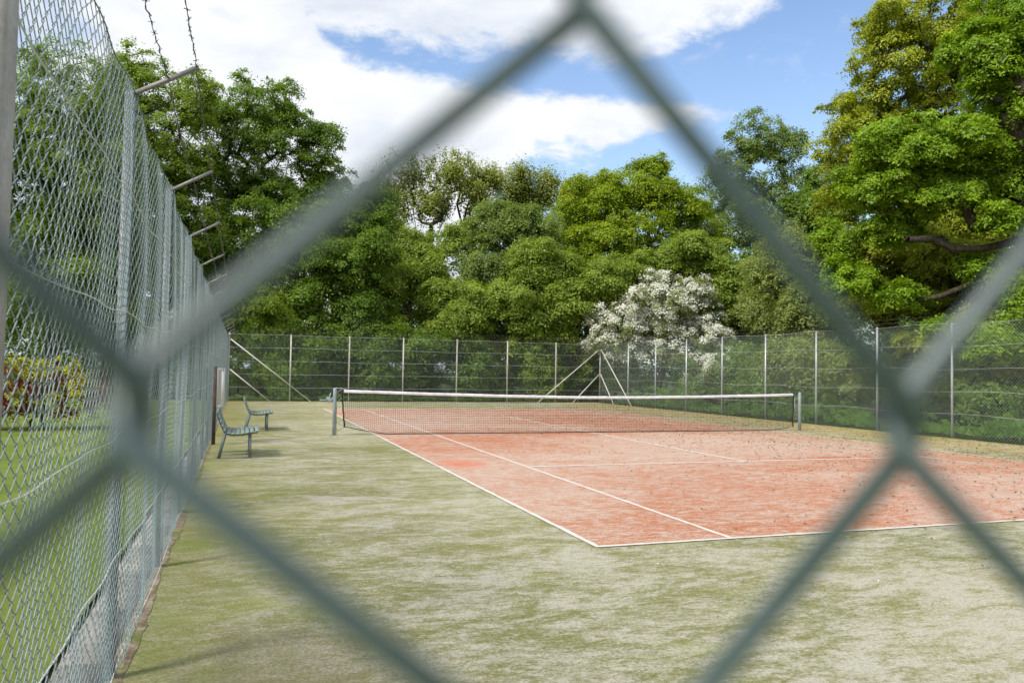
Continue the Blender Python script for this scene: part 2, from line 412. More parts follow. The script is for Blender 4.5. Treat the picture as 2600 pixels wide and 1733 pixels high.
def line_mat():
    m, N, out = mat_base('court_line_paint')
    tc = N.add('ShaderNodeTexCoord').outputs['Object']
    n = N.noise(tc, 5, 8, .75, .4); f = N.noise(tc, 160, 3, .7)
    sx = N.add('ShaderNodeSeparateXYZ'); N.put(sx.inputs[0], tc)
    k = N.math('ADD', N.sstep(n, .44, .64), N.sstep(sx.outputs[0], 1.5, 6.5, 0, .35))
    c = N.mix(N.math('MULTIPLY', k, .38), (.66, .62, .57), (.42, .35, .27))
    principled(N, out, c, .9, .15, 0, f, .4, .006); return m
m_turf, m_red = turf_material('green_artificial_turf', 'green'), turf_material('red_artificial_turf', 'red')
sheet('ground', -400, 400, -300, 500, -.05, ground_mat())
sheet('lawn', -60, -9.32, -60, 20.5, -.030, lawn_mat())
sheet('lawn', -9.32, 60, -60, -18.25, -.034, bpy.data.materials['lawn_grass'])
sheet('court_surround', -9.02, 8.98, -17.95, 18.35, 0.0, m_turf)
sheet('red_court', -5.46, 5.46, -11.86, 11.86, .004, m_red)
# white court lines: one painted sheet set
lb = MB(); wl = .056
def ln(x0, x1, y0, y1):
    L = max(x1-x0, y1-y0); n = max(2, int(L/.12)); t = np.linspace(0, 1, n+1)
    j = lambda: rng.normal(0, .0035, n+1)
    if x1-x0 > y1-y0:
        a = np.stack([x0+(x1-x0)*t, y0+j(), np.full(n+1, .008)], 1); b = np.stack([x0+(x1-x0)*t, y1+j(), np.full(n+1, .008)], 1)
    else:
        b = np.stack([x0+j(), y0+(y1-y0)*t, np.full(n+1, .008)], 1); a = np.stack([x1+j(), y0+(y1-y0)*t, np.full(n+1, .008)], 1)
    lb.raw(np.concatenate([a, b]), [[i, i+1, n+2+i, n+1+i] for i in range(n)])
for s in (-1, 1):
    ln(*sorted((s*5.485, s*5.435)), -11.885+wl, 11.885-wl)
    ln(*sorted((s*4.115, s*4.065)), -11.885+wl, 11.885-wl)
    ln(-5.485, 5.485, *sorted((s*11.885, s*11.835)))
    ln(-4.06, 4.06, *sorted((s*6.41, s*6.335)))
ln(-.033, .033, -6.33, 6.33)
lines = lb.build('court_lines', line_mat()); tag(lines, kind='structure')
# concrete edging slabs outside the left fence and the soil strip at its foot
eb = MB()
for i, y in enumerate(np.arange(-19.0, 18.4, .9)):
    eb.box((-9.145+rng.normal(0, .004), y+.45, -.022+rng.normal(0, .002)), (.24, .885, .05))
tag(eb.build('edging_path', conc_mat()), kind='structure')
sb = MB(); ny = 420; ys = np.linspace(-18, 18.35, ny); xl = -9.02 + rng.normal(0, .003, ny); xr = -8.935 + .010*np.sin(ys*1.7) + .012*np.sin(ys*4.3+np.sin(ys*2.2)*2) + rng.normal(0, .006, ny)
zz = lambda o: np.full(ny, o)
sb.raw(np.concatenate([np.stack([xl, ys, zz(.003)], 1), np.stack([(xl+xr)/2, ys, .012+rng.normal(0, .003, ny)], 1), np.stack([xr, ys, zz(.004)], 1)]),
       [[k*ny+i, (k+1)*ny+i, (k+1)*ny+i+1, k*ny+i+1] for k in (0, 1) for i in range(ny-1)])
tag(sb.build('soil_strip', soil_mat()), kind='structure')

# ------------------------------------------------------------------ chain-link fences
def vnoise(x, seed, amp=1.0):
    r = np.random.default_rng(seed); t = np.linspace(x.min(), x.max(), 400); y = np.zeros_like(t)
    for f in (.35, .9, 2.1, 4.3, 9.0): y += np.sin(t*f*r.uniform(.8, 1.25)*2 + r.uniform(0, 6.3))*amp/(f**.55)
    return np.interp(x, t, y)
def chainlink(u0, u1, z0, z1, h, wire, pos, nrm, sides=4, hook=.62, ov=.42, tk=.52, twist=True, jit=0.0, warp=None, ubunch=0.0, seed=1, shift=(0, 0), lo=None):
    """pickets of zig-zag wire; pos(u, z, n)->xyz. lo=(a,b): pickets outside that u range get coarse tubes"""
    rg = np.random.default_rng(seed)
    J = np.arange(int((u1-u0)/h)); Kn = int(round((z1-z0)/h)) + 1
    k = np.arange(Kn)
    j = J[:, None]; kk = k[None, :]
    right = ((kk + j + shift[0]) % 2).astype(float)                 # 0: at column j, 1: at column j+1
    colu = u0 + np.arange(len(J)+1)*h
    if ubunch > 0: colu = colu + vnoise(colu*5, seed+5, ubunch)
    uc = np.where(right > 0, colu[j+1], colu[j])
    over = np.where(right > 0, wire*ov, -wire*ov)
    z = z0 + kk*h + np.zeros_like(uc) + shift[1]
    if jit > 0:
        nodej = rg.normal(0, jit, (len(J)+2, Kn)); ccol_ = (j + right).astype(int)
        z = z + nodej[ccol_, kk]; uc = uc + nodej[ccol_, (kk*7+3) % Kn]*.8
    if twist:
        dz = wire*hook; t = wire*tk
        sgn = np.where(right > 0, 1.0, -1.0)
        U = np.stack([uc+over*.6, uc+over, uc+over*.6], -1).reshape(len(J), -1)
        Z = np.stack([z-dz, z, z+dz], -1).reshape(len(J), -1)
        Nn = np.stack([t*sgn, 0*sgn, -t*sgn], -1).reshape(len(J), -1)
    else:
        U, Z, Nn = uc+over, z, np.zeros_like(uc)
    P = pos(U, Z, Nn)
    if lo is None: return polytubes(P, wire/2, nrm, sides)
    fine = (colu[:-1] > lo[0]) & (colu[:-1] < lo[1])
    V1, F1 = polytubes(P[fine], wire/2, nrm, lo[2]); V2, F2 = polytubes(P[~fine][:, ::1], wire/2, nrm, sides)
    return np.concatenate([V1, V2]), np.concatenate([F1, F2+len(V1)])

def barbed(name, P0, P1, mat, parent, sag=.04, seed=0, spacing=.11, r=.0016, wob=.012):
    rg = np.random.default_rng(seed)
    P0, P1 = np.array(P0, float), np.array(P1, float); L = np.linalg.norm(P1-P0); n = max(6, int(L/.05))
    t = np.linspace(0, 1, n); d = (P1-P0)/L
    base = P0 + np.outer(t, P1-P0); base[:, 2] -= sag*4*t*(1-t)
    base[1:-1] += rg.normal(0, wob*.35, (n-2, 3))
    mb = MB()
    for ph in (0, math.pi):
        q = base.copy(); a = t*L*38+ph
        q[:, 0] += np.cos(a)*r*1.3; q[:, 2] += np.sin(a)*r*1.3
        mb.tube(q, r, 4, cap=False)
    for s in np.arange(spacing/2, L, spacing):
        c = np.array([np.interp(s/L, t, base[:, i]) for i in range(3)])
        for _ in range(2):
            v = rg.normal(0, 1, 3); v -= d*(v@d)*.7; v /= np.linalg.norm(v)
            mb.tube([c-v*.014, c+v*.014], r*.9, 3, cap=False)
        mb.tube([c-d*.008, c+d*.008], r*2.2, 4, cap=False)
    return mb.build(name, mat, parent)

H = 2.92
# ---- left fence (x = -9)
H = 2.86
lf = empty('chain_link_fence', (-9.0, 0, 0))
tag(lf, 'tall baggy green chain-link fence with barbed wire arms along the left side', 'fence', 'chain-link fences around the court')
LP = [-18.45, -16.24, -13.86, -11.62, -9.33, -6.85, -4.45, -2.1, .3, 2.8, 5.3, 7.8, 10.3, 12.8, 15.4, 18.3]
LPa = np.array(LP)
def left_pos(U, Z, Nn):
    # slack mesh: bulges between the posts and hangs a little at the top
    ph = np.interp(U, LPa, np.arange(len(LP)))
    f = np.abs(np.sin(ph*math.pi))**.8
    zt = np.clip(Z/H, 0, 1)
    bul = (.008 + .022*f*np.sin(zt*math.pi)**.7 + .010*np.sin(U*2.7+Z*1.1)*f + .006*np.sin(U*9.1+1.7*np.sin(Z*2.1)))*np.clip((18.3-U)*2, 0, 1)
    zz = Z - .075*f*zt**2 + .012*np.sin(U*5.3)*zt
    uu = U + .026*np.sin(Z*2.3+U*1.3) + .016*np.sin(Z*5.1+U*3.0) + .006*np.sin(Z*13+U*7.0)
    return np.stack([.018 + bul + Nn, uu, zz + 0.02], -1)
V, F = chainlink(-18.0, 18.3, 0.0, H-.02, .0385, .0033, left_pos, (1, 0, 0), sides=3, hook=.9, ov=.5, tk=.95, jit=.0022, ubunch=.0100, seed=3, lo=(-18.0, -9.0, 6))
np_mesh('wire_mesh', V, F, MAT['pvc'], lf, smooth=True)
def lwire(z, zj=0.0):
    P = []
    for U in np.arange(-18.0, 18.31, .12):
        p = left_pos(np.array([U]), np.array([z]), np.array([.001]))[0]
        P.append([p[0]+.003, U, p[2]+.006*math.sin(U*1.7+zj)])
    return P
for i, z in enumerate((.60, 1.18, 1.75, 2.33)):
    MB().tube(lwire(z, i), .0027, 5).build('line_wire', MAT['line_wire'], lf)
MB().tube(lwire(H-.03, 0), .0028, 5).build('top_wire', MAT['pvc_near'], lf)
MB().tube([[.03+.012*math.sin(y*2), y, .03+.012*math.sin(y*3.1)] for y in np.arange(-18, 18.3, .15)], .002, 4).build('bottom_wire', MAT['cord'], lf)
def angle_post(mb, c, z1, w=.05, t=.005, face=(1, 1)):
    x, y = c; fx, fy = face
    mb.box((x, y+fy*w/2, z1/2-.1), (t, w, z1+.2)); mb.box((x+fx*(w/2+t/2+.0005), y+t/2*fy, z1/2-.1), (w, t, z1+.2))
for i, y in enumerate(LP):
    mb = MB()
    if i == 1:
        mb.box((0.005, y+.12, H/2-.08), (.10, .11, H+.25), bev=.012)
    else: mb.box((0.0, y, H/2-.1), (.045, .055, H+.2), bev=.006)
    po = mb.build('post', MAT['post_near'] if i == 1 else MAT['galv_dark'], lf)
    if i >= 1:
        yy = y + (.12 if i == 1 else 0)
        d = np.array([.31, 0, .185]); th = math.atan2(d[2], d[0]); L = np.linalg.norm(d)
        ro = [[math.cos(th), 0, -math.sin(th)], [0, 1, 0], [math.sin(th), 0, math.cos(th)]]
        am = MB(); am.box((.155, yy, H-.01+.0925), (L, .005, .024), rot=ro)
        am.box((.155-.0115*math.sin(th), yy+.0135, H-.01+.0925+.0115*math.cos(th)), (L, .020, .004), rot=ro)
        am.build('arm', MAT['arm'], po)
for w, (fx, fz) in enumerate(((.30, .197), (.17, .115))):
    for i in range(1, len(LP)-1):
        y0 = LP[i] + (.12 if i == 1 else 0); y1 = LP[i+1]
        barbed('barbed_wire', (fx, y0, H+fz-.015), (fx, y1, H+fz-.015), MAT['barb'], lf, sag=.05 if i < 5 else .03, seed=w*50+i, spacing=.11 if i < 6 else .3, wob=.009)

# ---- the far end fence (y = 18.35)
H = 2.92
YB = 18.35
bf = empty('chain_link_fence', (0, YB, 0))
tag(bf, 'chain-link fence with pale posts and slanting struts across the far end, behind the net', 'fence', 'chain-link fences around the court')
def back_pos(U, Z, Nn):
    return np.stack([U + .006*np.sin(Z*3+U), -.03 + .02*np.sin(U*1.2+Z) + Nn, Z*(1+.004*np.sin(U*1.1)) + .02], -1)
V, F = chainlink(-9.0, 9.03, 0, 2.93, .0425, .0050, back_pos, (0, 1, 0), sides=3, twist=False, seed=9)
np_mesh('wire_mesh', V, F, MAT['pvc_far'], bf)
for i, z in enumerate((.60, 1.19, 1.78, 2.37, 2.95)):
    MB().tube([[x, -.035, z+.012*math.sin(x*1.3+i)] for x in np.arange(-9, 9.05, .3)], .0042, 4).build('line_wire', MAT['line_wire'], bf)
BP = [-8.93, -6.32, -3.72, -1.21, 1.40, 3.97, 6.55, 9.0]
for i, x in enumerate(BP):
    mb = MB().box((x, 0, 3.0/2-.1), (.06, .05, 3.0+.2), bev=.006)
    po = mb.build('post', MAT['galv_old'], bf)
    if 0 < i < 7:
        MB().tube([[x, -.03, 3.0], [x+.03, -.13, 3.13], [x+.045, -.22, 3.25]], .009, 5).build('arm', MAT['arm'], po)
for k, (yo, z) in enumerate(((-.21, 3.24), (-.15, 3.15), (-.08, 3.07))):
    barbed('barbed_wire', (-8.9, yo, z), (9.0, yo, z), MAT['barb'], bf, sag=.03, seed=80+k, spacing=.4, r=.0022, wob=.02)
def strut(a, b, parent, r=.028):
    MB().tube([a, b], r, 8).build('strut', MAT['galv_old'], parent)
strut((-8.88, -.10, 2.72), (-5.35, -.16, -.05), bf); strut((-8.88, -.10, 1.40), (-7.12, -.14, -.05), bf)
strut((8.93, -.10, 2.72), (5.5, -.16, -.05), bf); strut((8.93, -.10, 1.45), (7.4, -.14, -.05), bf)

# ---- right fence (x = 9.05)
rf = empty('chain_link_fence', (9.05, 0, 0))
tag(rf, 'chain-link fence with shiny grey posts in front of the oaks, running along the right side', 'fence', 'chain-link fences around the court')
def right_pos(U, Z, Nn):
    return np.stack([-.03 + .02*np.sin(U*1.2+Z) + Nn, U + .006*np.sin(Z*3+U), Z*(1+.006*np.sin(U*1.1)) + .02], -1)
V, F = chainlink(-18.0, 18.3, 0, 2.92, .0425, .0046, right_pos, (1, 0, 0), sides=3, twist=False, seed=10)
np_mesh('wire_mesh', V, F, MAT['pvc_far'], rf)
for i, z in enumerate((.60, 1.19, 1.78, 2.37, 2.95)):
    MB().tube([[-.035, y, z+.025*math.sin(y*.63*2.4+i)] for y in np.arange(-18, 18.3, .25)], .0036, 4).build('line_wire', MAT['line_wire'], rf)
RP = [15.35, 12.75, 10.2, 7.65, 5.02, 2.45, -.10, -2.63, -5.2, -7.8, -10.4, -13.0, -15.6]
for i, y in enumerate(RP):
    po = MB().tube([[0, y, -.2], [0, y, 2.98]], .030, 10).build('post', MAT['galv'], rf, smooth=False)
    MB().tube([[0, y, 2.97], [-.12, y, 3.08], [-.24, y, 3.19]], .009, 5).build('arm', MAT['arm'], po)
for k, (xo, z) in enumerate(((-.23, 3.18), (-.12, 3.08))):
    barbed('barbed_wire', (xo, -18, z), (xo, 18.2, z), MAT['barb'], rf, sag=.03, seed=90+k, spacing=.4, r=.0022, wob=.02)
strut((-.11, 18.15, 2.72), (-.18, 14.6, -.05), rf); strut((-.11, 18.15, 1.45), (-.16, 16.5, -.05), rf)

# ---- the fence the picture is taken through
YN = CAM[1] + .0663
nf = empty('chain_link_fence', (0, YN, 0))
tag(nf, 'blurred dark green wire mesh close in front, its diamonds crossing the whole view', 'fence', 'chain-link fences around the court')
hN = .03765
uL = CAM[0] - .0080                                                      # a column of nodes at the left node seen close up
nk = int((uL + 8.93)//hN)
u0 = uL - nk*hN
zL = CAM[2] - .0036; mk = int((zL - .06)//hN)
z0n = zL - mk*hN
def near_pos(U, Z, Nn):
    c = 1 + .03*np.exp(-((U-CAM[0]-.06)/.05)**2)
    return np.stack([U + .0006*np.sin(Z*60) + .10*np.clip(zL-Z, 0, .2)*(np.abs(U-uL) < 1), Nn*1.15 + .0006*np.sin(U*40), zL + np.where(Z > zL, (Z-zL)*(1+.11*(np.abs(U-uL) < .5)), (Z-zL)*1.03) - .0031*np.clip((U-uL)/.075, -2, 3)], -1)
shift = (mk + nk) % 2
# node at column nk (uL) and level mk must be a shared node: picket nk-1 at its right, picket nk at its left
V, F = chainlink(u0, 9.0, z0n, 2.92, hN, .0027, near_pos, (0, 1, 0), sides=3, hook=.85, ov=.25, twist=True, seed=21, shift=(shift, 0), lo=(CAM[0]-.4, CAM[0]+.6, 12))
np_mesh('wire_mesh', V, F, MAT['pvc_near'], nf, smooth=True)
for i, x in enumerate((-8.93, -6.4, -3.9, -1.3, 1.3, 3.9, 6.4, 8.98)):
    MB().box((x, .045, H/2-.1), (.05, .06, H+.2), bev=.006).build('post', MAT['galv'], nf)
MB().tube([[x, -.006, H] for x in (-8.95, 9.0)], .0022, 5).build('top_wire', MAT['line_wire'], nf)

# ------------------------------------------------------------------ tennis net
net = empty('tennis_net', (0, 0, 0))
tag(net, 'black tennis net with a white top band between two grey-green steel posts', 'tennis net')
def ztop(x): return 1.035 - .115*np.clip(1-(np.abs(x)/6.3)**1.6, 0, 1)
def zbot(x):
    l = np.clip((-x-5.15)/1.1, 0, 1); r = np.clip((x-5.2)/1.0, 0, 1)
    return .012 + .19*l**1.25 + .085*r**1.4
xs0, xs1 = -6.20, 6.19
nb_ = MB(); cell = .0445
t = np.linspace(0, 1, 220)
xx = xs0+(xs1-xs0)*t
rows = 22
P = []
for k in range(1, rows):
    f = k/rows
    P.append(np.stack([xx, .004*np.sin(xx*7+k), zbot(xx)+(ztop(xx)-.03-zbot(xx))*f+.003*np.sin(xx*11+k*1.3)], 1))
V, F = polytubes(np.array(P), .0030, (0, 1, 0), 3); nb_.raw(V, F)
xc = np.arange(xs0+cell, xs1, cell); f = np.linspace(0, 1, 23)[None, :]
X = xc[:, None] + .0035*np.sin(f*9+xc[:, None]*5) + 0*f
Z = zbot(xc)[:, None] + (ztop(xc)[:, None]-.03-zbot(xc)[:, None])*f
V, F = polytubes(np.stack([X, .004*np.sin(X*7), Z], -1), .0030, (0, 1, 0), 3); nb_.raw(V, F)
nb_.build('net_mesh', MAT['net'], net)
n = 160; tx = np.linspace(xs0, xs1-.02, n)
zt = ztop(tx); dz = .006*np.sin(tx*3.3)*.3
prof = [(-.004, -.066), (-.010, -.045), (-.009, -.02), (0, .002), (.009, -.02), (.010, -.045), (.004, -.066)]
V = np.concatenate([np.stack([tx, np.full(n, a)+.002*np.sin(tx*9), zt+b+dz+.0015*np.sin(tx*23+b*90)], 1) for a, b in prof])
F = [[a*n+i, a*n+i+1, (a+1)*n+i+1, (a+1)*n+i] for a in range(6) for i in range(n-1)]
np_mesh('top_band', V, F, MAT['band'], net)
bx = np.linspace(xs0+.02, xs1-.10, 120)
MB().tube(np.stack([bx, 0*bx, zbot(bx)+.006], 1), .010, 6).build('bottom_rope', MAT['net'], net)
for x, zb, s in ((xs0, zbot(np.array(xs0)), -1), (xs1, .12, 1)):
    z1 = float(ztop(np.array(x)))-.06; zz_ = np.linspace(float(zb)-.01, z1, 40)
    wx = x + s*.0 + (.012*np.sin(zz_*14) + (.03*(zz_-.6) if s < 0 else -.03*(.9-zz_)))*1.0
    MB().tube(np.stack([wx if s > 0 else x-.045+.075*(1-(zz_-zb)/(z1-zb))+.004*np.sin(zz_*30), 0*zz_, zz_], 1), .019, 6).build('side_band', MAT['net'], net)
def net_post(x, s):
    p = MB().tube([[x, 0, -.25], [x, 0, 1.045], [x, 0, 1.066], [x, 0, 1.073]], [.043, .043, .034, .015], 20)
    o = p.build('post', MAT['net_post'], net, smooth=True)
    return o
pl = net_post(-6.40, -1); pr = net_post(6.40, 1)
# winder on the left post
wm = MB(); wm.box((-6.485, 0, .80), (.17, .055, .10), bev=.02); wm.tube([[-6.46, 0, .83], [-6.56, 0, .86], [-6.60, 0, .80]], .018, 8)
wm.tube([[-6.56, -.02, .80], [-6.70, -.02, .79]], .014, 8); wm.tube([[-6.70, -.02, .79], [-6.735, -.02, .79]], .022, 8)
wm.build('winder', MAT['net_post'], pl)
MB().tube([[-6.53, -.03, .83], [-6.50, -.03, .96]], .006, 6).build('crank_handle', MAT['cord'], pl)
MB().tube([[-6.38, 0, 1.07], [-6.22, 0, 1.055], [-6.1, 0, float(ztop(np.array(-6.1)))]], .005, 5).build('top_cord', MAT['cord'], net)
MB().tube([[6.38, 0, 1.06], [6.15, 0, float(ztop(np.array(6.15)))]], .005, 5).build('top_cord', MAT['net'], net)
for a, b, m in (((-6.36, 0, .985), (-6.25, 0, 1.04), 'cord'), ((-6.36, 0, .97), (-6.26, 0, .90), 'cord'), ((-6.36, 0, .75), (-6.23, 0, .86), 'cord'),
                ((-6.36, 0, .30), (-6.19, 0, .36), 'net'), ((-6.36, 0, .30), (-6.18, 0, .20), 'net'), ((-6.34, 0, .10), (-6.17, 0, .17), 'net'), ((-6.345, 0, .0), (-6.35, 0, .68), 'net'),
                ((-6.16, 0, 0), (-6.165, 0, .22), 'cord'),
                ((6.36, 0, .93), (6.22, 0, .84), 'cord'), ((6.36, 0, .70), (6.20, 0, .84), 'cord'), ((6.36, 0, .62), (6.20, 0, .72), 'cord'), ((6.36, 0, .60), (6.19, 0, .50), 'cord'),
                ((6.36, 0, .46), (6.18, 0, .50), 'cord'), ((6.36, 0, .35), (6.18, 0, .30), 'cord'), ((6.36, 0, .10), (6.16, 0, .12), 'net'), ((6.19, -.01, .3), (6.23, -.01, .93), 'cord')):
    a, b = np.array(a), np.array(b); mid = (a+b)/2; mid[2] -= .008
    MB().tube([a, mid, b], .0032, 4).build('lacing', MAT[m], net)

# ------------------------------------------------------------------ benches
def bench(x0, y0, y1, frames, label):
    b = empty('bench', (x0, (y0+y1)/2, 0)); yc = (y0+y1)/2; L = y1-y0
    tag(b, label, 'bench', 'slatted benches beside the left fence')
    seat = [(.165, .405, -.22), (.238, .395, -.06), (.311, .395, .02), (.384, .402, .08), (.457, .414, .14), (.530, .428, .18), (.612, .442, .20)]
    back = [(.105, .452, 1.05), (.072, .522, 1.15), (.042, .594, 1.20), (.014, .666, 1.22), (-.014, .738, 1.24)]
    for kind, prof_, nm in ((0, seat, 'seat_slat'), (1, back, 'back_slat')):
        for (px, pz, a) in prof_:
            c, s = math.cos(a), math.sin(a)
            ro = [[c, 0, -s], [0, 1, 0], [s, 0, c]] if kind == 0 else [[-math.cos(a) , 0, -math.sin(a)], [0, 1, 0], [math.sin(a), 0, -math.cos(a)]]
            MB().box((px, rng.normal(0, .004), pz+.012), (.062, L, .022), rot=ro, bev=.005).build(nm, MAT['slat'], b)
    for fy in frames:
        y = fy-yc
        # curved carrier under the slats, two legs and a ground bar
        P = [[-.030, y, .765], [.000, y, .66], [.030, y, .575], [.062, y, .50], [.100, y, .425], [.150, y, .392], [.238, y, .377], [.384, y, .384], [.530, y, .408], [.625, y, .424]]
        MB().tube(P, .013, 6).build('carrier', MAT['leg'], b)
        MB().tube([[.118, y, .42], [.020, y, .008]], [.022, .024], 4).build('leg', MAT['leg'], b)
        MB().box((.505, y, .205), (.042, .030, .40), bev=.005).build('leg', MAT['leg'], b)
        MB().box((.27, y, .010), (.56, .032, .012)).build('foot_bar', MAT['barmetal'], b)
    return b
bench(-8.76, -4.40, -3.13, (-4.33, -3.75, -3.20), 'green-grey slatted bench nearer the camera, beside the left fence with three metal frames')
bench(-8.31, 1.32, 2.52, (1.38, 1.93, 2.44), 'green-grey slatted bench farther from the camera, standing toward the far end of the court')

# ------------------------------------------------------------------ notice frame and brown post on the left fence
bp = MB().box((-8.90, -1.82, .74), (.068, .068, 1.55), bev=.008).build('wooden_post', MAT['brown'])
tag(bp, 'short dark brown wooden post against the left fence behind the nearer bench', 'post')
ax_, ay_, bx_, by_ = -8.895, -1.72, -8.755, -1.20
wy, wz = math.hypot(bx_-ax_, by_-ay_), .78
nf_ = empty('notice_frame', ((ax_+bx_)/2, (ay_+by_)/2, .70), math.atan2(by_-ay_, bx_-ax_) - math.pi/2)
tag(nf_, 'white framed see-through notice panel fixed to the left fence beside the brown post', 'notice frame')
fm = MB(); fm.box((0, -wy/2+.05, wz/2), (.045, .10, wz)); fm.box((0, wy/2-.04, wz/2), (.045, .08, wz)); fm.box((0, .01, wz-.02), (.040, wy-.18, .04)); fm.box((0, .01, .02), (.040, wy-.18, .04))
fm.build('frame', MAT['white_paint'], nf_)
MB().tube([[-.02, -wy/2+.02, .2], [-.02, -wy/2-.09, .2]], .012, 6).build('bracket', MAT['brown'], nf_)
MB().tube([[-.02, -wy/2+.02, .6], [-.02, -wy/2-.09, .6]], .012, 6).build('bracket', MAT['brown'], nf_)
mg, N, out = mat_base('dusty_panel')
pg = N.add('ShaderNodeBsdfPrincipled'); pg.inputs['Base Color'].default_value = (.60, .57, .52, 1); pg.inputs['Roughness'].default_value = .25
tp = N.add('ShaderNodeBsdfTransparent'); ms = N.add('ShaderNodeMixShader'); ms.inputs[0].default_value = .35
N.l.new(tp.outputs[0], ms.inputs[1]); N.l.new(pg.outputs[0], ms.inputs[2]); N.l.new(ms.outputs[0], out.inputs[0])
MB().box((0, .01, wz/2), (.006, wy-.19, wz-.09)).build('panel', mg, nf_)

# ------------------------------------------------------------------ vegetation
def leaf_cards(C, Nrm, size, rg, asp=.55, out=None):
    """kite-shaped folded leaves: C (n,3) positions, Nrm (n,3)"""
    n = len(C)
    Nrm = Nrm/np.linalg.norm(Nrm, axis=1)[:, None]
    d = rg.normal(0, 1, (n, 3))
    if out is not None: d = d*.8 + out
    d -= Nrm*(d*Nrm).sum(1)[:, None]; d /= (np.linalg.norm(d, axis=1)[:, None]+1e-9)
    s = np.cross(Nrm, d)
    L = (size*rg.uniform(.5, 1.5, n))[:, None]
    Wd = L*asp*rg.uniform(.8, 1.2, n)[:, None]
    base = C - d*L*.5; tip = C + d*L*.5 - Nrm*L*.12
    l = C - d*L*.05 + s*Wd*.5 + Nrm*L*.05; r = C - d*L*.05 - s*Wd*.5 + Nrm*L*.05
    V = np.stack([base, r, tip, l], 1).reshape(-1, 3)
    return V, np.arange(n*4).reshape(n, 4)

def sample_lobes(lobes, n, rg, shell=.28):
    vol = np.array([l[1][0]*l[1][1]*l[1][2] for l in lobes])**.75; pr = vol/vol.sum()
    out = []; on = []
    k = 0
    LC = np.array([l[0] for l in lobes], float); LR = np.array([l[1] for l in lobes], float)
    while len(out) < n and k < n*40:
        k += 1
        i = rg.choice(len(lobes), p=pr); c, rr = np.asarray(lobes[i][0], float), np.asarray(lobes[i][1], float)
        d = rg.normal(0, 1, 3); d /= np.linalg.norm(d)
        u = rg.uniform()**shell
        # knobbly outline
        kn = .88 + .14*math.sin(d[0]*5+i*1.7)*math.sin(d[2]*6+i) + .11*rg.normal()
        p = c + d*rr*u*kn
        q = (((p-LC)/LR)**2).sum(1); q[i] = 9; inside = bool((q < .30).any())     # thin out what lies deep in another lobe
        if inside and rg.uniform() < .7: continue
        if p[2] < .25: continue
        out.append(p); on.append(d)
    return np.array(out), np.array(on)

def skeleton(trunk, targets, rg, step=.7, seeds=()):
    """greedy branching from trunk polyline (and optional limb polylines) to every target"""
    N_ = [np.array(p, float) for p in trunk]; par = [-1] + list(range(len(trunk)-1))
    for limb in seeds:
        limb = [np.array(q, float) for q in limb]
        j = int(np.argmin([np.linalg.norm(limb[0]-q) for q in N_]))
        for q in limb: N_.append(q); par.append(j); j = len(N_)-1
    top = N_[len(trunk)-1]
    order = np.argsort(np.linalg.norm(targets - np.array(top)*.6 - np.array(trunk[len(trunk)//2])*.4, axis=1))
    arr = np.zeros((len(targets)*6+len(N_)+50, 3)); arr[:len(N_)] = N_; cnt = len(N_)
    par = par + [0]*(len(arr)-len(par)); tip = {}
    z0 = trunk[max(1, len(trunk)//2)][2]
    for ti in order:
        t = targets[ti]
        dd = arr[:cnt]-t; dist = np.sqrt((dd**2).sum(1)) + .55*np.maximum(0, arr[:cnt, 2]-t[2]) + np.where(arr[:cnt, 2] < min(z0, t[2]-.2)*.55, 3.0, 0)
        j = int(np.argmin(dist)); a = arr[j].copy(); L = np.linalg.norm(t-a); m = max(1, min(5, int(L/step)))
        bow = np.array([rg.normal(0, .05*L), rg.normal(0, .05*L), .03*L+rg.normal(0, .04*L)])
        for q in range(1, m+1):
            f_ = q/m
            if cnt >= len(arr): break
            arr[cnt] = a+(t-a)*f_ + bow*math.sin(f_*math.pi)*.8; par[cnt] = j; j = cnt; cnt += 1
        tip[ti] = j
    arr = arr[:cnt]; par = np.array(par[:cnt])
    w = np.zeros(cnt)
    for j in tip.values(): w[j] += 1
    for i in range(cnt-1, 0, -1):
        if par[i] >= 0: w[par[i]] += w[i]
    return arr, par, w

def wood_mesh(arr, par, w, rmax, rtip=.012, sides=6, pw=.5):
    r = rtip*np.maximum(w, .6)**pw
    sc_ = rmax/max(r.max(), 1e-6)
    r = np.maximum(rtip*.7, r*(sc_ if sc_ < 1 else 1 + (sc_-1)*(r/r.max())))
    idx = np.where(par >= 0)[0]; idx = idx[np.linalg.norm(arr[idx]-arr[par[idx]], axis=1) > 1e-3]
    A_, B_ = arr[par[idx]], arr[idx]
    ra, rb = r[par[idx]], r[idx]
    ra = np.minimum(ra, rb*1.6 + .004)
    T = B_-A_; L = np.linalg.norm(T, axis=1)[:, None]+1e-9; T = T/L
    ref = np.where(np.abs(T[:, 2:3]) < .9, np.array([[0, 0, 1.0]]), np.array([[1.0, 0, 0]]))
    a = np.cross(T, ref); a /= np.linalg.norm(a, axis=1)[:, None]; b = np.cross(T, a)
    th = np.arange(sides)*2*math.pi/sides
    ringd = np.cos(th)[None, :, None]*a[:, None] + np.sin(th)[None, :, None]*b[:, None]
    V = np.stack([A_[:, None]-T[:, None]*rb[:, None, None]*.3+ringd*ra[:, None, None], B_[:, None]+T[:, None]*rb[:, None, None]*.3+ringd*rb[:, None, None]], 1).reshape(-1, 3)
    ii = np.arange(len(idx)*2*sides).reshape(-1, 2, sides); nx = np.roll(ii, -1, axis=2)
    F = np.stack([ii[:, 0], nx[:, 0], nx[:, 1], ii[:, 1]], -1).reshape(-1, 4)
    return V, F

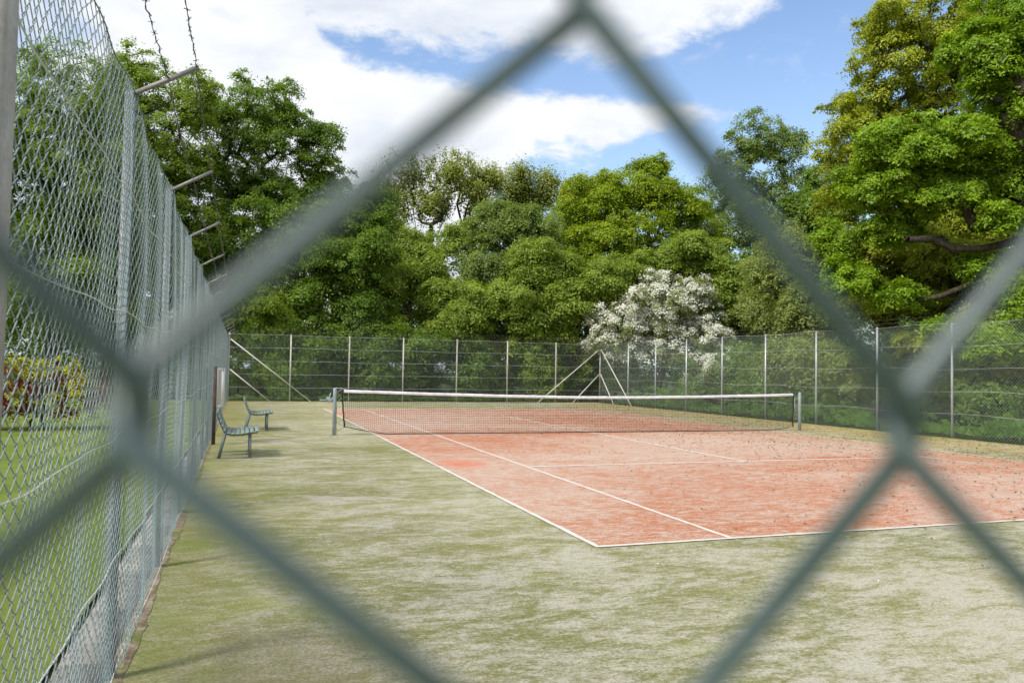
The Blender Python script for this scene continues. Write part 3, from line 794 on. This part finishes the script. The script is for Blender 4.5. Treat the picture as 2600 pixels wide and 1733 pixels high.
def sprays(C, O, per, rc, size, rg, up=.9, flat=.17, droop=.28, asp=.55, jn=.42):
    n = len(C); tot = n*per
    R_ = rc*rg.uniform(.55, 1.25, n)
    cn = np.stack([O[:, 0]*.75, O[:, 1]*.75, np.abs(O[:, 2])*.4+up], 1) + rg.normal(0, .22, (n, 3)); cn /= np.linalg.norm(cn, axis=1)[:, None]
    e1 = np.cross(cn, rg.normal(0, 1, (n, 3))); e1 /= np.linalg.norm(e1, axis=1)[:, None]; e2 = np.cross(cn, e1)
    rad = np.sqrt(rg.uniform(0, 1, (n, per)))*(.75+.35*np.sin(rg.uniform(0, 6.3, (n, 1))+3*rg.uniform(0, 6.3, (n, per)))); th = rg.uniform(0, 2*math.pi, (n, per))
    x = rad*np.cos(th)*R_[:, None]; y = rad*np.sin(th)*R_[:, None]
    z = rg.normal(0, flat, (n, per))*R_[:, None] - droop*rad**2*R_[:, None]
    P = C[:, None] + x[..., None]*e1[:, None] + y[..., None]*e2[:, None] + z[..., None]*cn[:, None]
    Nn = cn[:, None] + .45*rad[..., None]*(np.cos(th)[..., None]*e1[:, None]+np.sin(th)[..., None]*e2[:, None]) + rg.normal(0, jn, (n, per, 3))
    outd = (np.cos(th)[..., None]*e1[:, None]+np.sin(th)[..., None]*e2[:, None]).reshape(tot, 3)
    V, F = leaf_cards(P.reshape(tot, 3), Nn.reshape(tot, 3), size, rg, asp, outd)
    tint = np.clip(rg.uniform(0, 1, (n, 1))*.55 + rg.uniform(0, 1, (n, per))*.55 - .05, 0, 1).ravel()
    keep = P.reshape(tot, 3)[:, 2] > .05
    return V, F, tint, keep

def make_leaves(name, C, O, mat, parent, rg, per=90, rc=.6, size=.10, **kw):
    V, F, tint, keep = sprays(C, O, per, rc, size, rg, **kw)
    F = F[keep]; tint = tint[keep]
    used = np.unique(F); mp = np.zeros(len(V), int); mp[used] = np.arange(len(used))
    return np_mesh(name, V[used], mp[F], mat, parent, attrs={'tint': tint})

NLEAF = [0]
DENS = 2.3
def tree(name, label, cat, lobes, mat, seed, n=220, per=90, rc=.62, size=.11, base=None, trunk_r=.22, group='trees around the court', bark_='bark', shell=.28, limbs=(), woodpw=.46, rtip=.010, blossom=None, subs=True, **kw):
    if cat == 'tree': n = int(n*DENS*.85); per = int(per*1.35); rc = rc*.98
    rg = np.random.default_rng(seed)
    Ls = [(np.asarray(c, float), np.asarray(r, float)) for c, r in lobes]
    cen = np.mean([l[0] for l in Ls], axis=0)
    if base is None: base = (cen[0], cen[1])
    if cat == 'tree' and subs:
        sub = []
        for c, r in Ls:
            for _ in range(5):
                d = rg.normal(0, 1, 3); d /= np.linalg.norm(d); d[2] = d[2]*.8 + .12
                sub.append((c + d*r*rg.uniform(.70, 1.08), r*rg.uniform(.25, .52)))
        Ls = Ls + sub
    low = min(l[0][2]-l[1][2] for l in Ls); high = max(l[0][2] for l in Ls)
    zt = max(low+.5, high*.62)
    tr = []
    for f_ in np.linspace(0, 1, 7):
        tr.append(np.array([base[0]+(cen[0]-base[0])*f_**1.5+rg.normal(0, .08)*f_, base[1]+(cen[1]-base[1])*f_**1.5+rg.normal(0, .08)*f_, -.1+(zt+.1)*f_]))
    T, O = sample_lobes(Ls, n, rg, shell)
    arr, par, w = skeleton(tr, T, rg, seeds=limbs)
    root = empty(name, (base[0], base[1], 0))
    off = np.array([base[0], base[1], 0])
    V, F = wood_mesh(arr-off, par, w, trunk_r, rtip=rtip, pw=woodpw)
    np_mesh('trunk', V, F, MAT[bark_], root, smooth=True)
    make_leaves('crown', T-off, O, LF[mat], root, rg, per=per, rc=rc, size=size, **kw)
    NLEAF[0] += n*per
    if blossom:
        ok = rg.uniform(0, 1, len(T)) < blossom[1]
        V, F, tint, keep = sprays(T[ok]-off+O[ok]*.10+np.array([0, 0, .10]), O[ok], blossom[0], rc*1.0, .075, rg, asp=.85, flat=.20, droop=.25, up=1.0)
        np_mesh('blossom', V, F, LF['blossom'], root, attrs={'tint': tint}); NLEAF[0] += int(ok.sum()*blossom[0])
    tag(root, label, cat, group)
    return root

def lob(px, py, rx, ry, Z, dz=None):     # a crown lobe surveyed on the photo grid, at its own distance
    c = at(px, py, Z); k = Z/(FPX/K)
    a, b = rx*k, ry*k
    return (c, (a, dz if dz else (a+b)*.5, b))
def gxy(px, Z): c = at(px, 850, Z); return (c[0], c[1])

# ---- left side, beyond the lawn
tree('sycamore_tree', 'tall dark green tree behind the baggy left fence, leftmost of all', 'tree',
     [lob(150, 210, 130, 130, 34), lob(60, 400, 130, 170, 34), lob(220, 420, 120, 150, 35), lob(110, 620, 170, 130, 34), lob(-60, 300, 120, 200, 35), lob(150, 330, 150, 130, 36), lob(180, 560, 150, 140, 36), lob(60, 500, 120, 130, 36), lob(250, 620, 110, 120, 37), lob(30, 720, 140, 90, 35), lob(220, 750, 140, 90, 36)], 'mid', 11, n=860, per=95, size=.12, rc=.6, base=gxy(120, 34.5), trunk_r=.30)
tree('sycamore_tree', 'tall leafy tree rising just above the first barbed wire arm', 'tree',
     [lob(330, 190, 95, 85, 40), lob(400, 330, 130, 130, 40), lob(330, 470, 120, 130, 39), lob(440, 520, 100, 110, 40), lob(350, 620, 120, 110, 39), lob(430, 680, 90, 90, 40), lob(280, 350, 80, 120, 40)], 'mid', 12, n=560, per=95, size=.12, base=gxy(360, 40), trunk_r=.28)
tree('ash_tree', 'large spreading tree with sky gaps, tallest left of the big cloud', 'tree',
     [lob(590, 265, 120, 105, 43), lob(480, 260, 80, 60, 43), lob(690, 330, 85, 85, 43), lob(520, 400, 120, 90, 43), lob(650, 440, 120, 70, 43), lob(745, 400, 50, 60, 43)], 'dark', 13, n=430, per=85, size=.125, rc=.62, base=gxy(610, 43), trunk_r=.36, shell=.33)
tree('lime_tree', 'dark dense tree under the large spreading tree at left', 'tree',
     [lob(560, 560, 130, 110, 41.5), lob(700, 560, 120, 100, 41), lob(800, 540, 90, 90, 42), lob(640, 660, 120, 80, 41)], 'dark', 14, n=430, per=100, size=.12, base=gxy(680, 41.5), trunk_r=.30)
tree('elm_tree', 'dark green tree left of the lone bare trunk, above the fence', 'tree',
     [lob(800, 610, 100, 80, 40), lob(740, 690, 70, 60, 39.5), lob(830, 700, 80, 55, 40), lob(860, 470, 50, 70, 43)], 'dark', 15, n=300, per=100, size=.12, base=gxy(800, 40.5), trunk_r=.22)
tree('field_maple', 'light green low tree at the far left corner of the fences', 'tree',
     [lob(600, 700, 80, 50, 38.3), lob(560, 740, 70, 60, 38.5), lob(650, 750, 60, 40, 38.2)], 'mid', 16, n=230, per=110, size=.11, base=gxy(590, 38.8), trunk_r=.14)
# ---- centre
P58 = lambda L: [at(x, y, 58 + (x % 7)*.25) for x, y in L]
tree('oak_tree', 'sparse far tree with crooked dark branches against the sky, left of two', 'tree',
     [lob(895, 440, 50, 75, 58), lob(950, 400, 60, 50, 58), lob(1050, 395, 80, 55, 58), lob(1090, 450, 55, 60, 58), lob(990, 470, 90, 60, 58), lob(900, 510, 50, 50, 58), lob(1115, 410, 45, 50, 58)], 'sparse', 17, n=330, per=34, size=.17, rc=.62, base=gxy(990, 58), trunk_r=.24, rtip=.012, flat=.5, droop=.0, shell=.55, subs=False,
     limbs=[P58([(990, 700), (1000, 620), (1040, 560), (1062, 520), (1075, 470), (1100, 430), (1120, 380)]), P58([(1062, 520), (1050, 470), (1065, 410), (1055, 360)]), P58([(1075, 500), (1110, 480), (1150, 440)]),
            P58([(1000, 620), (1005, 540), (1030, 480), (1035, 420), (1010, 370)]), P58([(990, 660), (960, 560), (950, 490), (930, 420), (920, 370)]), P58([(950, 490), (975, 440), (965, 380)]), P58([(960, 580), (920, 520), (880, 470), (870, 410)]), P58([(920, 520), (900, 490), (905, 430)])])
tree('oak_tree', 'sparse far tree with olive leaves against the sky, right of two', 'tree',
     [lob(1200, 430, 75, 55, 58), lob(1260, 450, 60, 50, 58), lob(1170, 480, 50, 40, 58)], 'sparse', 18, n=150, per=55, size=.16, rc=.8, base=gxy(1220, 58), trunk_r=.26, rtip=.013, flat=.5, shell=.5)
tree('lime_tree', 'mid green round-topped tree with a bare trunk, below the sparse trees', 'tree',
     [lob(930, 570, 85, 60, 43), lob(900, 640, 80, 60, 42), lob(980, 620, 60, 50, 42.5)], 'fresh', 19, n=270, per=95, size=.12, base=gxy(940, 42.5), trunk_r=.24, bark_='bark_grey')
tree('sycamore_tree', 'domed mid green tree topping the middle of the row', 'tree',
     [lob(1140, 520, 70, 65, 45), lob(1220, 540, 80, 60, 45), lob(1130, 620, 90, 60, 44), lob(1230, 620, 90, 70, 44)], 'bluish', 20, n=330, per=100, size=.12, base=gxy(1170, 45), trunk_r=.26)
tree('hazel_tree', 'broad layered green tree overhanging the far fence, left of the white blossom', 'tree',
     [lob(1080, 700, 95, 65, 41.5), lob(1190, 690, 90, 70, 41.6), lob(1010, 690, 60, 60, 41.5), lob(1270, 720, 70, 60, 42.3), lob(1060, 760, 80, 40, 41)], 'fresh', 21, n=420, per=110, size=.11, rc=.62, base=gxy(1130, 42), trunk_r=.18)
tree('hornbeam_tree', 'green tree right of the middle, between domed and lime-bright trees', 'tree',
     [lob(1230, 600, 70, 60, 42), lob(1400, 640, 90, 60, 42), lob(1320, 690, 70, 50, 41.5), lob(1300, 620, 50, 50, 42)], 'fresh', 22, n=300, per=100, size=.115, base=gxy(1330, 42.5), trunk_r=.2)
tree('norway_maple', 'vivid lime-green tree with a pointed top, right of centre', 'tree',
     [lob(1480, 430, 85, 60, 47), lob(1370, 470, 80, 65, 47), lob(1560, 470, 70, 60, 47), lob(1450, 540, 130, 70, 46), lob(1350, 560, 50, 60, 46), lob(1505, 385, 35, 35, 47)], 'lime', 23, n=470, per=95, size=.125, base=gxy(1450, 47), trunk_r=.28)
tree('oak_tree', 'yellowish tree half hidden behind the lime-green tree', 'tree',
     [lob(1330, 450, 50, 50, 54), lob(1390, 430, 45, 35, 54)], 'olive', 24, n=130, per=80, size=.14, base=gxy(1350, 54), trunk_r=.25)
tree('ash_tree', 'grey-green tree standing alone against blue sky, left of the big oaks', 'tree',
     [lob(1740, 320, 85, 60, 52), lob(1640, 470, 60, 60, 52), lob(1740, 530, 110, 60, 50), lob(1690, 340, 50, 50, 52), lob(1690, 400, 60, 60, 52), lob(1800, 330, 45, 60, 52), lob(1790, 420, 75, 60, 52), lob(1730, 460, 90, 50, 52)], 'bluish', 25, n=330, per=70, size=.14, rc=.7, base=gxy(1750, 52), trunk_r=.17, rtip=.018, shell=.35)
tree('hornbeam_tree', 'mid green layered tree right above the white blossom', 'tree',
     [lob(1600, 590, 90, 60, 43), lob(1680, 650, 80, 60, 42), lob(1520, 620, 50, 45, 43), lob(1640, 700, 60, 50, 42.5)], 'fresh', 26, n=360, per=100, size=.12, base=gxy(1630, 43), trunk_r=.22)
tree('lime_tree', 'dark green tree between the blossom and the right fence', 'tree',
     [lob(1700, 720, 80, 60, 44), lob(1640, 780, 70, 50, 44), lob(1900, 450, 60, 80, 46), lob(1850, 500, 70, 60, 46)], 'dark', 27, n=330, per=95, size=.125, base=gxy(1720, 44.5), trunk_r=.25)
tree('beech_tree', 'mid green tree filling the row behind the domed tree and the lime-green one', 'tree',
     [lob(1290, 540, 70, 80, 50), lob(1060, 560, 60, 50, 50), lob(1350, 650, 90, 80, 49), lob(1600, 560, 70, 80, 50)], 'fresh', 35, n=260, per=95, size=.14, rc=.75, base=gxy(1290, 50), trunk_r=.26)
tree('beech_tree', 'dark tree in the gap left of the round-topped one', 'tree',
     [lob(830, 560, 80, 90, 48), lob(760, 480, 80, 80, 50), lob(900, 700, 90, 80, 47), lob(470, 600, 80, 90, 46)], 'dark', 36, n=300, per=95, size=.14, rc=.75, base=gxy(800, 48), trunk_r=.26)
tree('hazel_tree', 'low layered green tree hanging to the fence top left of the corner struts', 'tree',
     [lob(1290, 780, 80, 60, 42.8), lob(1340, 840, 70, 50, 43.2), lob(1190, 790, 70, 45, 42.3), lob(1080, 810, 60, 45, 41.5), lob(1230, 840, 60, 50, 42.5)], 'fresh', 37, n=230, per=105, size=.11, rc=.6, base=gxy(1260, 43.2), trunk_r=.12)
tree('lime_tree', 'dark leafy tree low above the far fence, right of the left corner', 'tree',
     [lob(740, 780, 80, 60, 39), lob(860, 790, 80, 55, 39.2), lob(960, 790, 70, 55, 39.4), lob(650, 810, 70, 50, 38.6)], 'dark', 38, n=250, per=105, size=.11, rc=.6, base=gxy(800, 39.6), trunk_r=.12)
# hawthorn in flower
tree('hawthorn_tree', 'hawthorn tree covered in white blossom behind the far right corner', 'tree',
     [lob(1510, 715, 100, 75, 41), lob(1420, 765, 85, 45, 40.8), lob(1590, 705, 60, 55, 41.2), lob(1560, 790, 110, 50, 41), lob(1650, 850, 85, 60, 40), lob(1700, 900, 40, 35, 39.5), lob(1420, 800, 60, 30, 40.5), lob(1680, 880, 50, 30, 40), lob(1520, 660, 60, 30, 41), lob(1380, 730, 40, 22, 40.8), lob(1640, 760, 50, 40, 41)], 'grey', 28, n=520, per=55, rc=.42, size=.09, base=gxy(1510, 41.3), trunk_r=.16, blossom=(140, .74), bark_='bark_grey')
tree('hawthorn_tree', 'pale olive bushy tree hanging behind the right fence', 'tree',
     [lob(1810, 610, 110, 90, 33), lob(1760, 700, 80, 60, 33), lob(1860, 720, 100, 70, 31), lob(1840, 830, 95, 70, 29), lob(1930, 850, 80, 70, 28), lob(1920, 620, 70, 70, 33)], 'grey', 29, n=620, per=100, rc=.5, size=.085, base=gxy(1860, 31), trunk_r=.2, bark_='bark_grey')
# ---- the big oaks at the right
limbR = lambda L: [at(x, y, z) for x, y, z in L]
tree('oak_tree', 'huge olive-yellow oak filling the upper right corner', 'tree',
     [lob(2080, 150, 140, 130, 31), lob(2010, 330, 130, 80, 31), lob(2200, 60, 140, 120, 31), lob(2180, 250, 150, 90, 32), lob(1950, 400, 70, 40, 31), lob(2060, 40, 80, 70, 31), lob(2330, 120, 120, 120, 33), lob(1990, 250, 90, 80, 31.5), lob(2090, 380, 110, 60, 32), lob(2250, 400, 120, 80, 33), lob(1930, 470, 60, 60, 32), lob(2150, 480, 120, 70, 33)], 'olive', 30, n=760, per=110, rc=.5, size=.10, base=gxy(2420, 33), trunk_r=.5, rtip=.014, shell=.33,
     limbs=[limbR([(2400, 420, 33), (2330, 330, 32.5), (2230, 250, 32), (2130, 210, 31.5), (2060, 230, 31)]), limbR([(2380, 380, 33), (2300, 200, 32.5), (2220, 100, 32), (2180, 20, 31.5)])])
tree('oak_tree', 'bright green oak with thick crooked limbs reaching left over the right fence', 'tree',
     [lob(2120, 350, 150, 75, 25), lob(2250, 330, 120, 80, 25), lob(2010, 430, 95, 60, 25.5), lob(2330, 400, 90, 90, 25), lob(2160, 450, 130, 45, 25), lob(2290, 620, 90, 40, 25), lob(1960, 640, 70, 45, 26), lob(2060, 680, 80, 35, 26), lob(2310, 500, 60, 40, 24), lob(2040, 520, 90, 50, 26), lob(1930, 560, 60, 50, 27), lob(2200, 400, 120, 60, 25.5), lob(2350, 330, 70, 80, 25)], 'bright', 31, n=640, per=120, rc=.40, size=.095, base=gxy(2480, 25), trunk_r=.27, rtip=.014,
     limbs=[limbR([(2440, 560, 25), (2340, 552, 24.9), (2260, 570, 24.8), (2190, 572, 24.8), (2140, 548, 24.8), (2090, 550, 24.9)]), limbR([(2400, 530, 25), (2320, 510, 24.8), (2240, 520, 24.7), (2215, 470, 24.8), (2160, 430, 24.9), (2100, 420, 25)]),
            limbR([(2380, 620, 25), (2260, 640, 25), (2160, 680, 25.5), (2060, 700, 26), (2000, 690, 26)])])
tree('oak_tree', 'vivid green oak bough hanging at the top right edge', 'tree',
     [lob(2280, 130, 75, 110, 24), lob(2360, 60, 80, 110, 24), lob(2350, 230, 60, 70, 24)], 'bright', 32, n=230, per=120, rc=.40, size=.095, base=gxy(2600, 24), trunk_r=.35, rtip=.014)
tree('oak_tree', 'yellow-olive lower oak between its bright limbs and the right fence', 'tree',
     [lob(2060, 560, 110, 60, 29), lob(2200, 600, 130, 60, 28), lob(2320, 660, 110, 60, 27), lob(2100, 690, 100, 45, 28), lob(2260, 740, 120, 45, 25.5), lob(2330, 820, 100, 60, 24), lob(2210, 840, 60, 60, 25), lob(2120, 790, 70, 50, 26), lob(1990, 590, 80, 60, 30), lob(2010, 700, 80, 60, 29), lob(2200, 700, 100, 60, 28), lob(2150, 610, 120, 80, 30), lob(2300, 580, 110, 80, 29), lob(2250, 500, 110, 70, 30), lob(2330, 720, 90, 80, 27)], 'olive', 33, n=680, per=105, rc=.45, size=.10, base=gxy(2300, 28), trunk_r=.3, rtip=.014,)
tree('oak_tree', 'green oak regrowth hanging low behind the right end of the fence', 'tree',
     [lob(2380, 720, 90, 90, 23.5), lob(2290, 790, 90, 45, 23.5), lob(2180, 760, 60, 35, 24)], 'bright', 34, n=190, per=110, rc=.4, size=.09, base=gxy(2450, 23.5), trunk_r=.2)

# ---- undergrowth behind the far and right fences: individual dark shrubs
g_sh = 'dark shrubs behind the far fence'
hz_names = ['holly_bush', 'hazel_bush', 'elder_bush']
sh_spots = []
x = -10.2; k = 0
between = ['behind the far left corner post', 'behind the first slanting strut', 'left of the paler saplings', 'behind the left sapling', 'behind the right sapling', 'right of the saplings', 'behind the third far post', 'behind the middle of the far fence',
           'just right of mid fence', 'behind the fifth far post', 'under the layered hazel', 'left of the blossom struts', 'behind the right-hand struts', 'under the hawthorn blossom', 'behind the far right corner']
for k in range(15):
    x = -10.0 + k*1.5; y = 21.6 + 1.1*math.sin(k*2.1); hh = 4.2 + .8*math.sin(k*1.3+1)
    rg = np.random.default_rng(100+k)
    lobes = [((x+rg.normal(0, .3), y+rg.normal(0, .3), hh*.55), (1.25, 1.0, hh*.5)), ((x+.6, y-.4, hh*.3), (1.1, .9, hh*.32)), ((x-.6, y+.2, hh*.8), (.9, .9, hh*.25))]
    tree(hz_names[k % 3], 'dark green shrub at ground level, '+between[k], 'shrub', lobes, ('ivy', 'mid', 'dark', 'ivy', 'fresh')[k % 5], 200+k, n=170, per=80, rc=.5, size=.10, trunk_r=.06, base=(x, y), group=g_sh)
# shrubs behind the right fence
rs = ['behind the right fence nearest the far corner', 'behind the right fence below the blossom', 'below the pale olive tree, farther one', 'below the pale olive tree, nearer one', 'in deep shade right of the net post', 'in deep shade under the lower oak', 'in deep shade at the right edge']
for k, y in enumerate((16.5, 13.5, 10.2, 7.0, 3.6, .2, -3.4)):
    rg = np.random.default_rng(130+k); x = 13.6 + .5*math.sin(k*2)
    lobes = [((x, y, 1.5), (1.6, 1.7, 1.5)), ((x+.8, y+.6, 2.4), (1.5, 1.5, 1.1)), ((x-.4, y-.8, .8), (1.1, 1.2, .8))]
    tree('elder_bush', 'dark shrub '+rs[k], 'shrub', lobes, 'ivy', 240+k, n=170, per=75, rc=.5, size=.10, trunk_r=.06, base=(x, y), group='dark shrubs behind the right fence')
# saplings
for (px, py, Z, sd, lb_, zz1) in ((742, 868, 39.5, 301, 'slim bright green sapling behind the far fence, left of two', 1), (838, 870, 39.3, 302, 'rounder bright green sapling behind the far fence, right of two', 2)):
    L_ = [lob(px-8, py-20, 22, 25, Z), lob(px+10, py-25, 22, 20, Z), lob(px, py+2, 26, 18, Z)] if zz1 == 1 else [lob(px-5, py-18, 25, 20, Z), lob(px+8, py+2, 38, 18, Z), lob(px-15, py+5, 22, 16, Z)]
    tree('sapling', lb_, 'sapling', L_, 'young', sd, n=48, per=60, rc=.26, size=.085, base=gxy(px, Z), trunk_r=.03, rtip=.008, bark_='bark_grey', group='young saplings behind the far fence')

# ---- a far wood that closes the gaps below the crowns
rg = np.random.default_rng(77)
def mass(name, n, xr, yr, zr, per, rc, size, mat, label, cat, ragged=False):
    C_ = np.stack([rg.uniform(*xr, n), rg.uniform(*yr, n), rg.uniform(*zr, n)], 1); O_ = rg.normal(0, 1, (n, 3)); O_[:, 1] = -np.abs(O_[:, 1]); O_ /= np.linalg.norm(O_, axis=1)[:, None]
    if ragged: C_[:, 2] *= (.35 + 1.5*np.clip(vnoise(C_[:, 1]*.8, 5, .35)+.45, 0, 1.2)*rg.uniform(.5, 1.2, n))
    o = make_leaves(name, C_, O_, LF[mat], None, rg, per=per, rc=rc, size=size)
    tag(o, label, cat, kind='stuff'); NLEAF[0] += n*per; return o
mass('far_wood', 2300, (-42, 60), (34, 50), (.5, 11.5), 60, 1.3, .26, 'dark', 'dim wood seen in the gaps behind the first row of trees', 'wood')
mass('side_wood', 1300, (20, 34), (-12, 36), (.5, 11.0), 60, 1.2, .26, 'dark', 'dim wood in the shade beyond the right-hand oaks', 'wood')
mass('left_wood', 1000, (-48, -11), (24, 34), (.3, 9.0), 60, 1.0, .22, 'dark', 'dark undergrowth at the far edge of the lawn', 'undergrowth')
mass('nettle_bed', 700, (9.25, 11.2), (-10, 17.5), (.05, .50), 60, .26, .075, 'nettle', 'low nettles and weeds along the foot of the right fence', 'weeds', ragged=True)
mass('corner_wood', 620, (9, 28), (21, 33), (.4, 7.5), 60, 1.0, .20, 'dark', 'dark thicket behind the flowering hawthorn', 'thicket')
mass('grass_verge', 420, (-9, 10), (18.5, 20.0), (.02, .22), 40, .22, .07, 'ivy', 'low dark weeds along the foot of the far fence', 'weeds')

# ---- red and yellow shrubs on the lawn
def shrub_at(name, label, cat, spots, mat, seed, n, per, rc, size, base, **kw):
    return tree(name, label, cat, spots, mat, seed, n=n, per=per, rc=rc, size=size, base=base, trunk_r=.03, rtip=.006, group='coloured shrubs on the left lawn', **kw)
shrub_at('berberis_shrub', 'dark red-leaved shrub on the lawn behind the left fence', 'shrub',
         [((-13.3, 2.9, .75), (1.25, .9, .75)), ((-12.2, 3.0, .80), (.75, .8, .75)), ((-14.4, 2.8, .85), (.9, .8, .8)), ((-11.5, 3.6, 1.0), (.55, .6, .65))], 'red', 401, 190, 110, .26, .050, (-13.1, 3.0), up=.5)
shrub_at('privet_shrub', 'yellow-leaved shrub growing through the dark red one', 'shrub',
         [((-13.0, 2.5, 1.45), (.55, .45, .40)), ((-12.5, 2.4, 1.1), (.55, .4, .45)), ((-12.0, 2.5, .95), (.45, .4, .45)), ((-13.6, 2.3, .9), (.7, .3, .4)), ((-12.2, 2.4, 1.5), (.30, .3, .25))], 'yellow', 402, 60, 55, .22, .060, (-12.7, 2.6), up=.4)

# ---- litter on the court: dry catkins, bits of leaf and pale petals
def litter(name, n, xr, yr, dens, mat, size, label):
    X_ = []; 
    while len(X_) < n:
        x, y = rg.uniform(*xr), rg.uniform(*yr)
        if rg.uniform() < dens(x, y): X_.append((x, y))
    P_ = np.array(X_); C_ = np.stack([P_[:, 0], P_[:, 1], np.full(n, .017)], 1)
    V, F = leaf_cards(C_, np.array([0, 0, 1.0])+rg.normal(0, .35, (n, 3)), size, rg, .5)
    V[:, 2] = np.maximum(V[:, 2], .010)
    o = np_mesh(name, V, F, mat); tag(o, label, 'litter', kind='stuff'); return o
dry = worn('dry_catkin', (.085, .052, .028), (.19, .115, .06), rough=.9, scale=50)
pale = worn('pale_petal', (.6, .57, .5), (.8, .78, .72), rough=.9, scale=50)
litter('dry_litter', 13000, (-4.5, 8.9), (-17.9, 15), lambda x, y: min(1, max(0, (x+5)/12))**1.6, dry, .040, 'brown dry catkins and leaf bits scattered on the right half of the court')
litter('dark_crumbs', 900, (-8.8, 5), (-17.9, 8), lambda x, y: .5 + .5*(x < -7), dry, .016, 'small dark crumbs on the turf')
litter('pale_bits', 420, (-8.8, 6), (-17.9, 12), lambda x, y: .6, pale, .014, 'tiny pale petals and bits on the turf')
print('leaves', NLEAF[0])
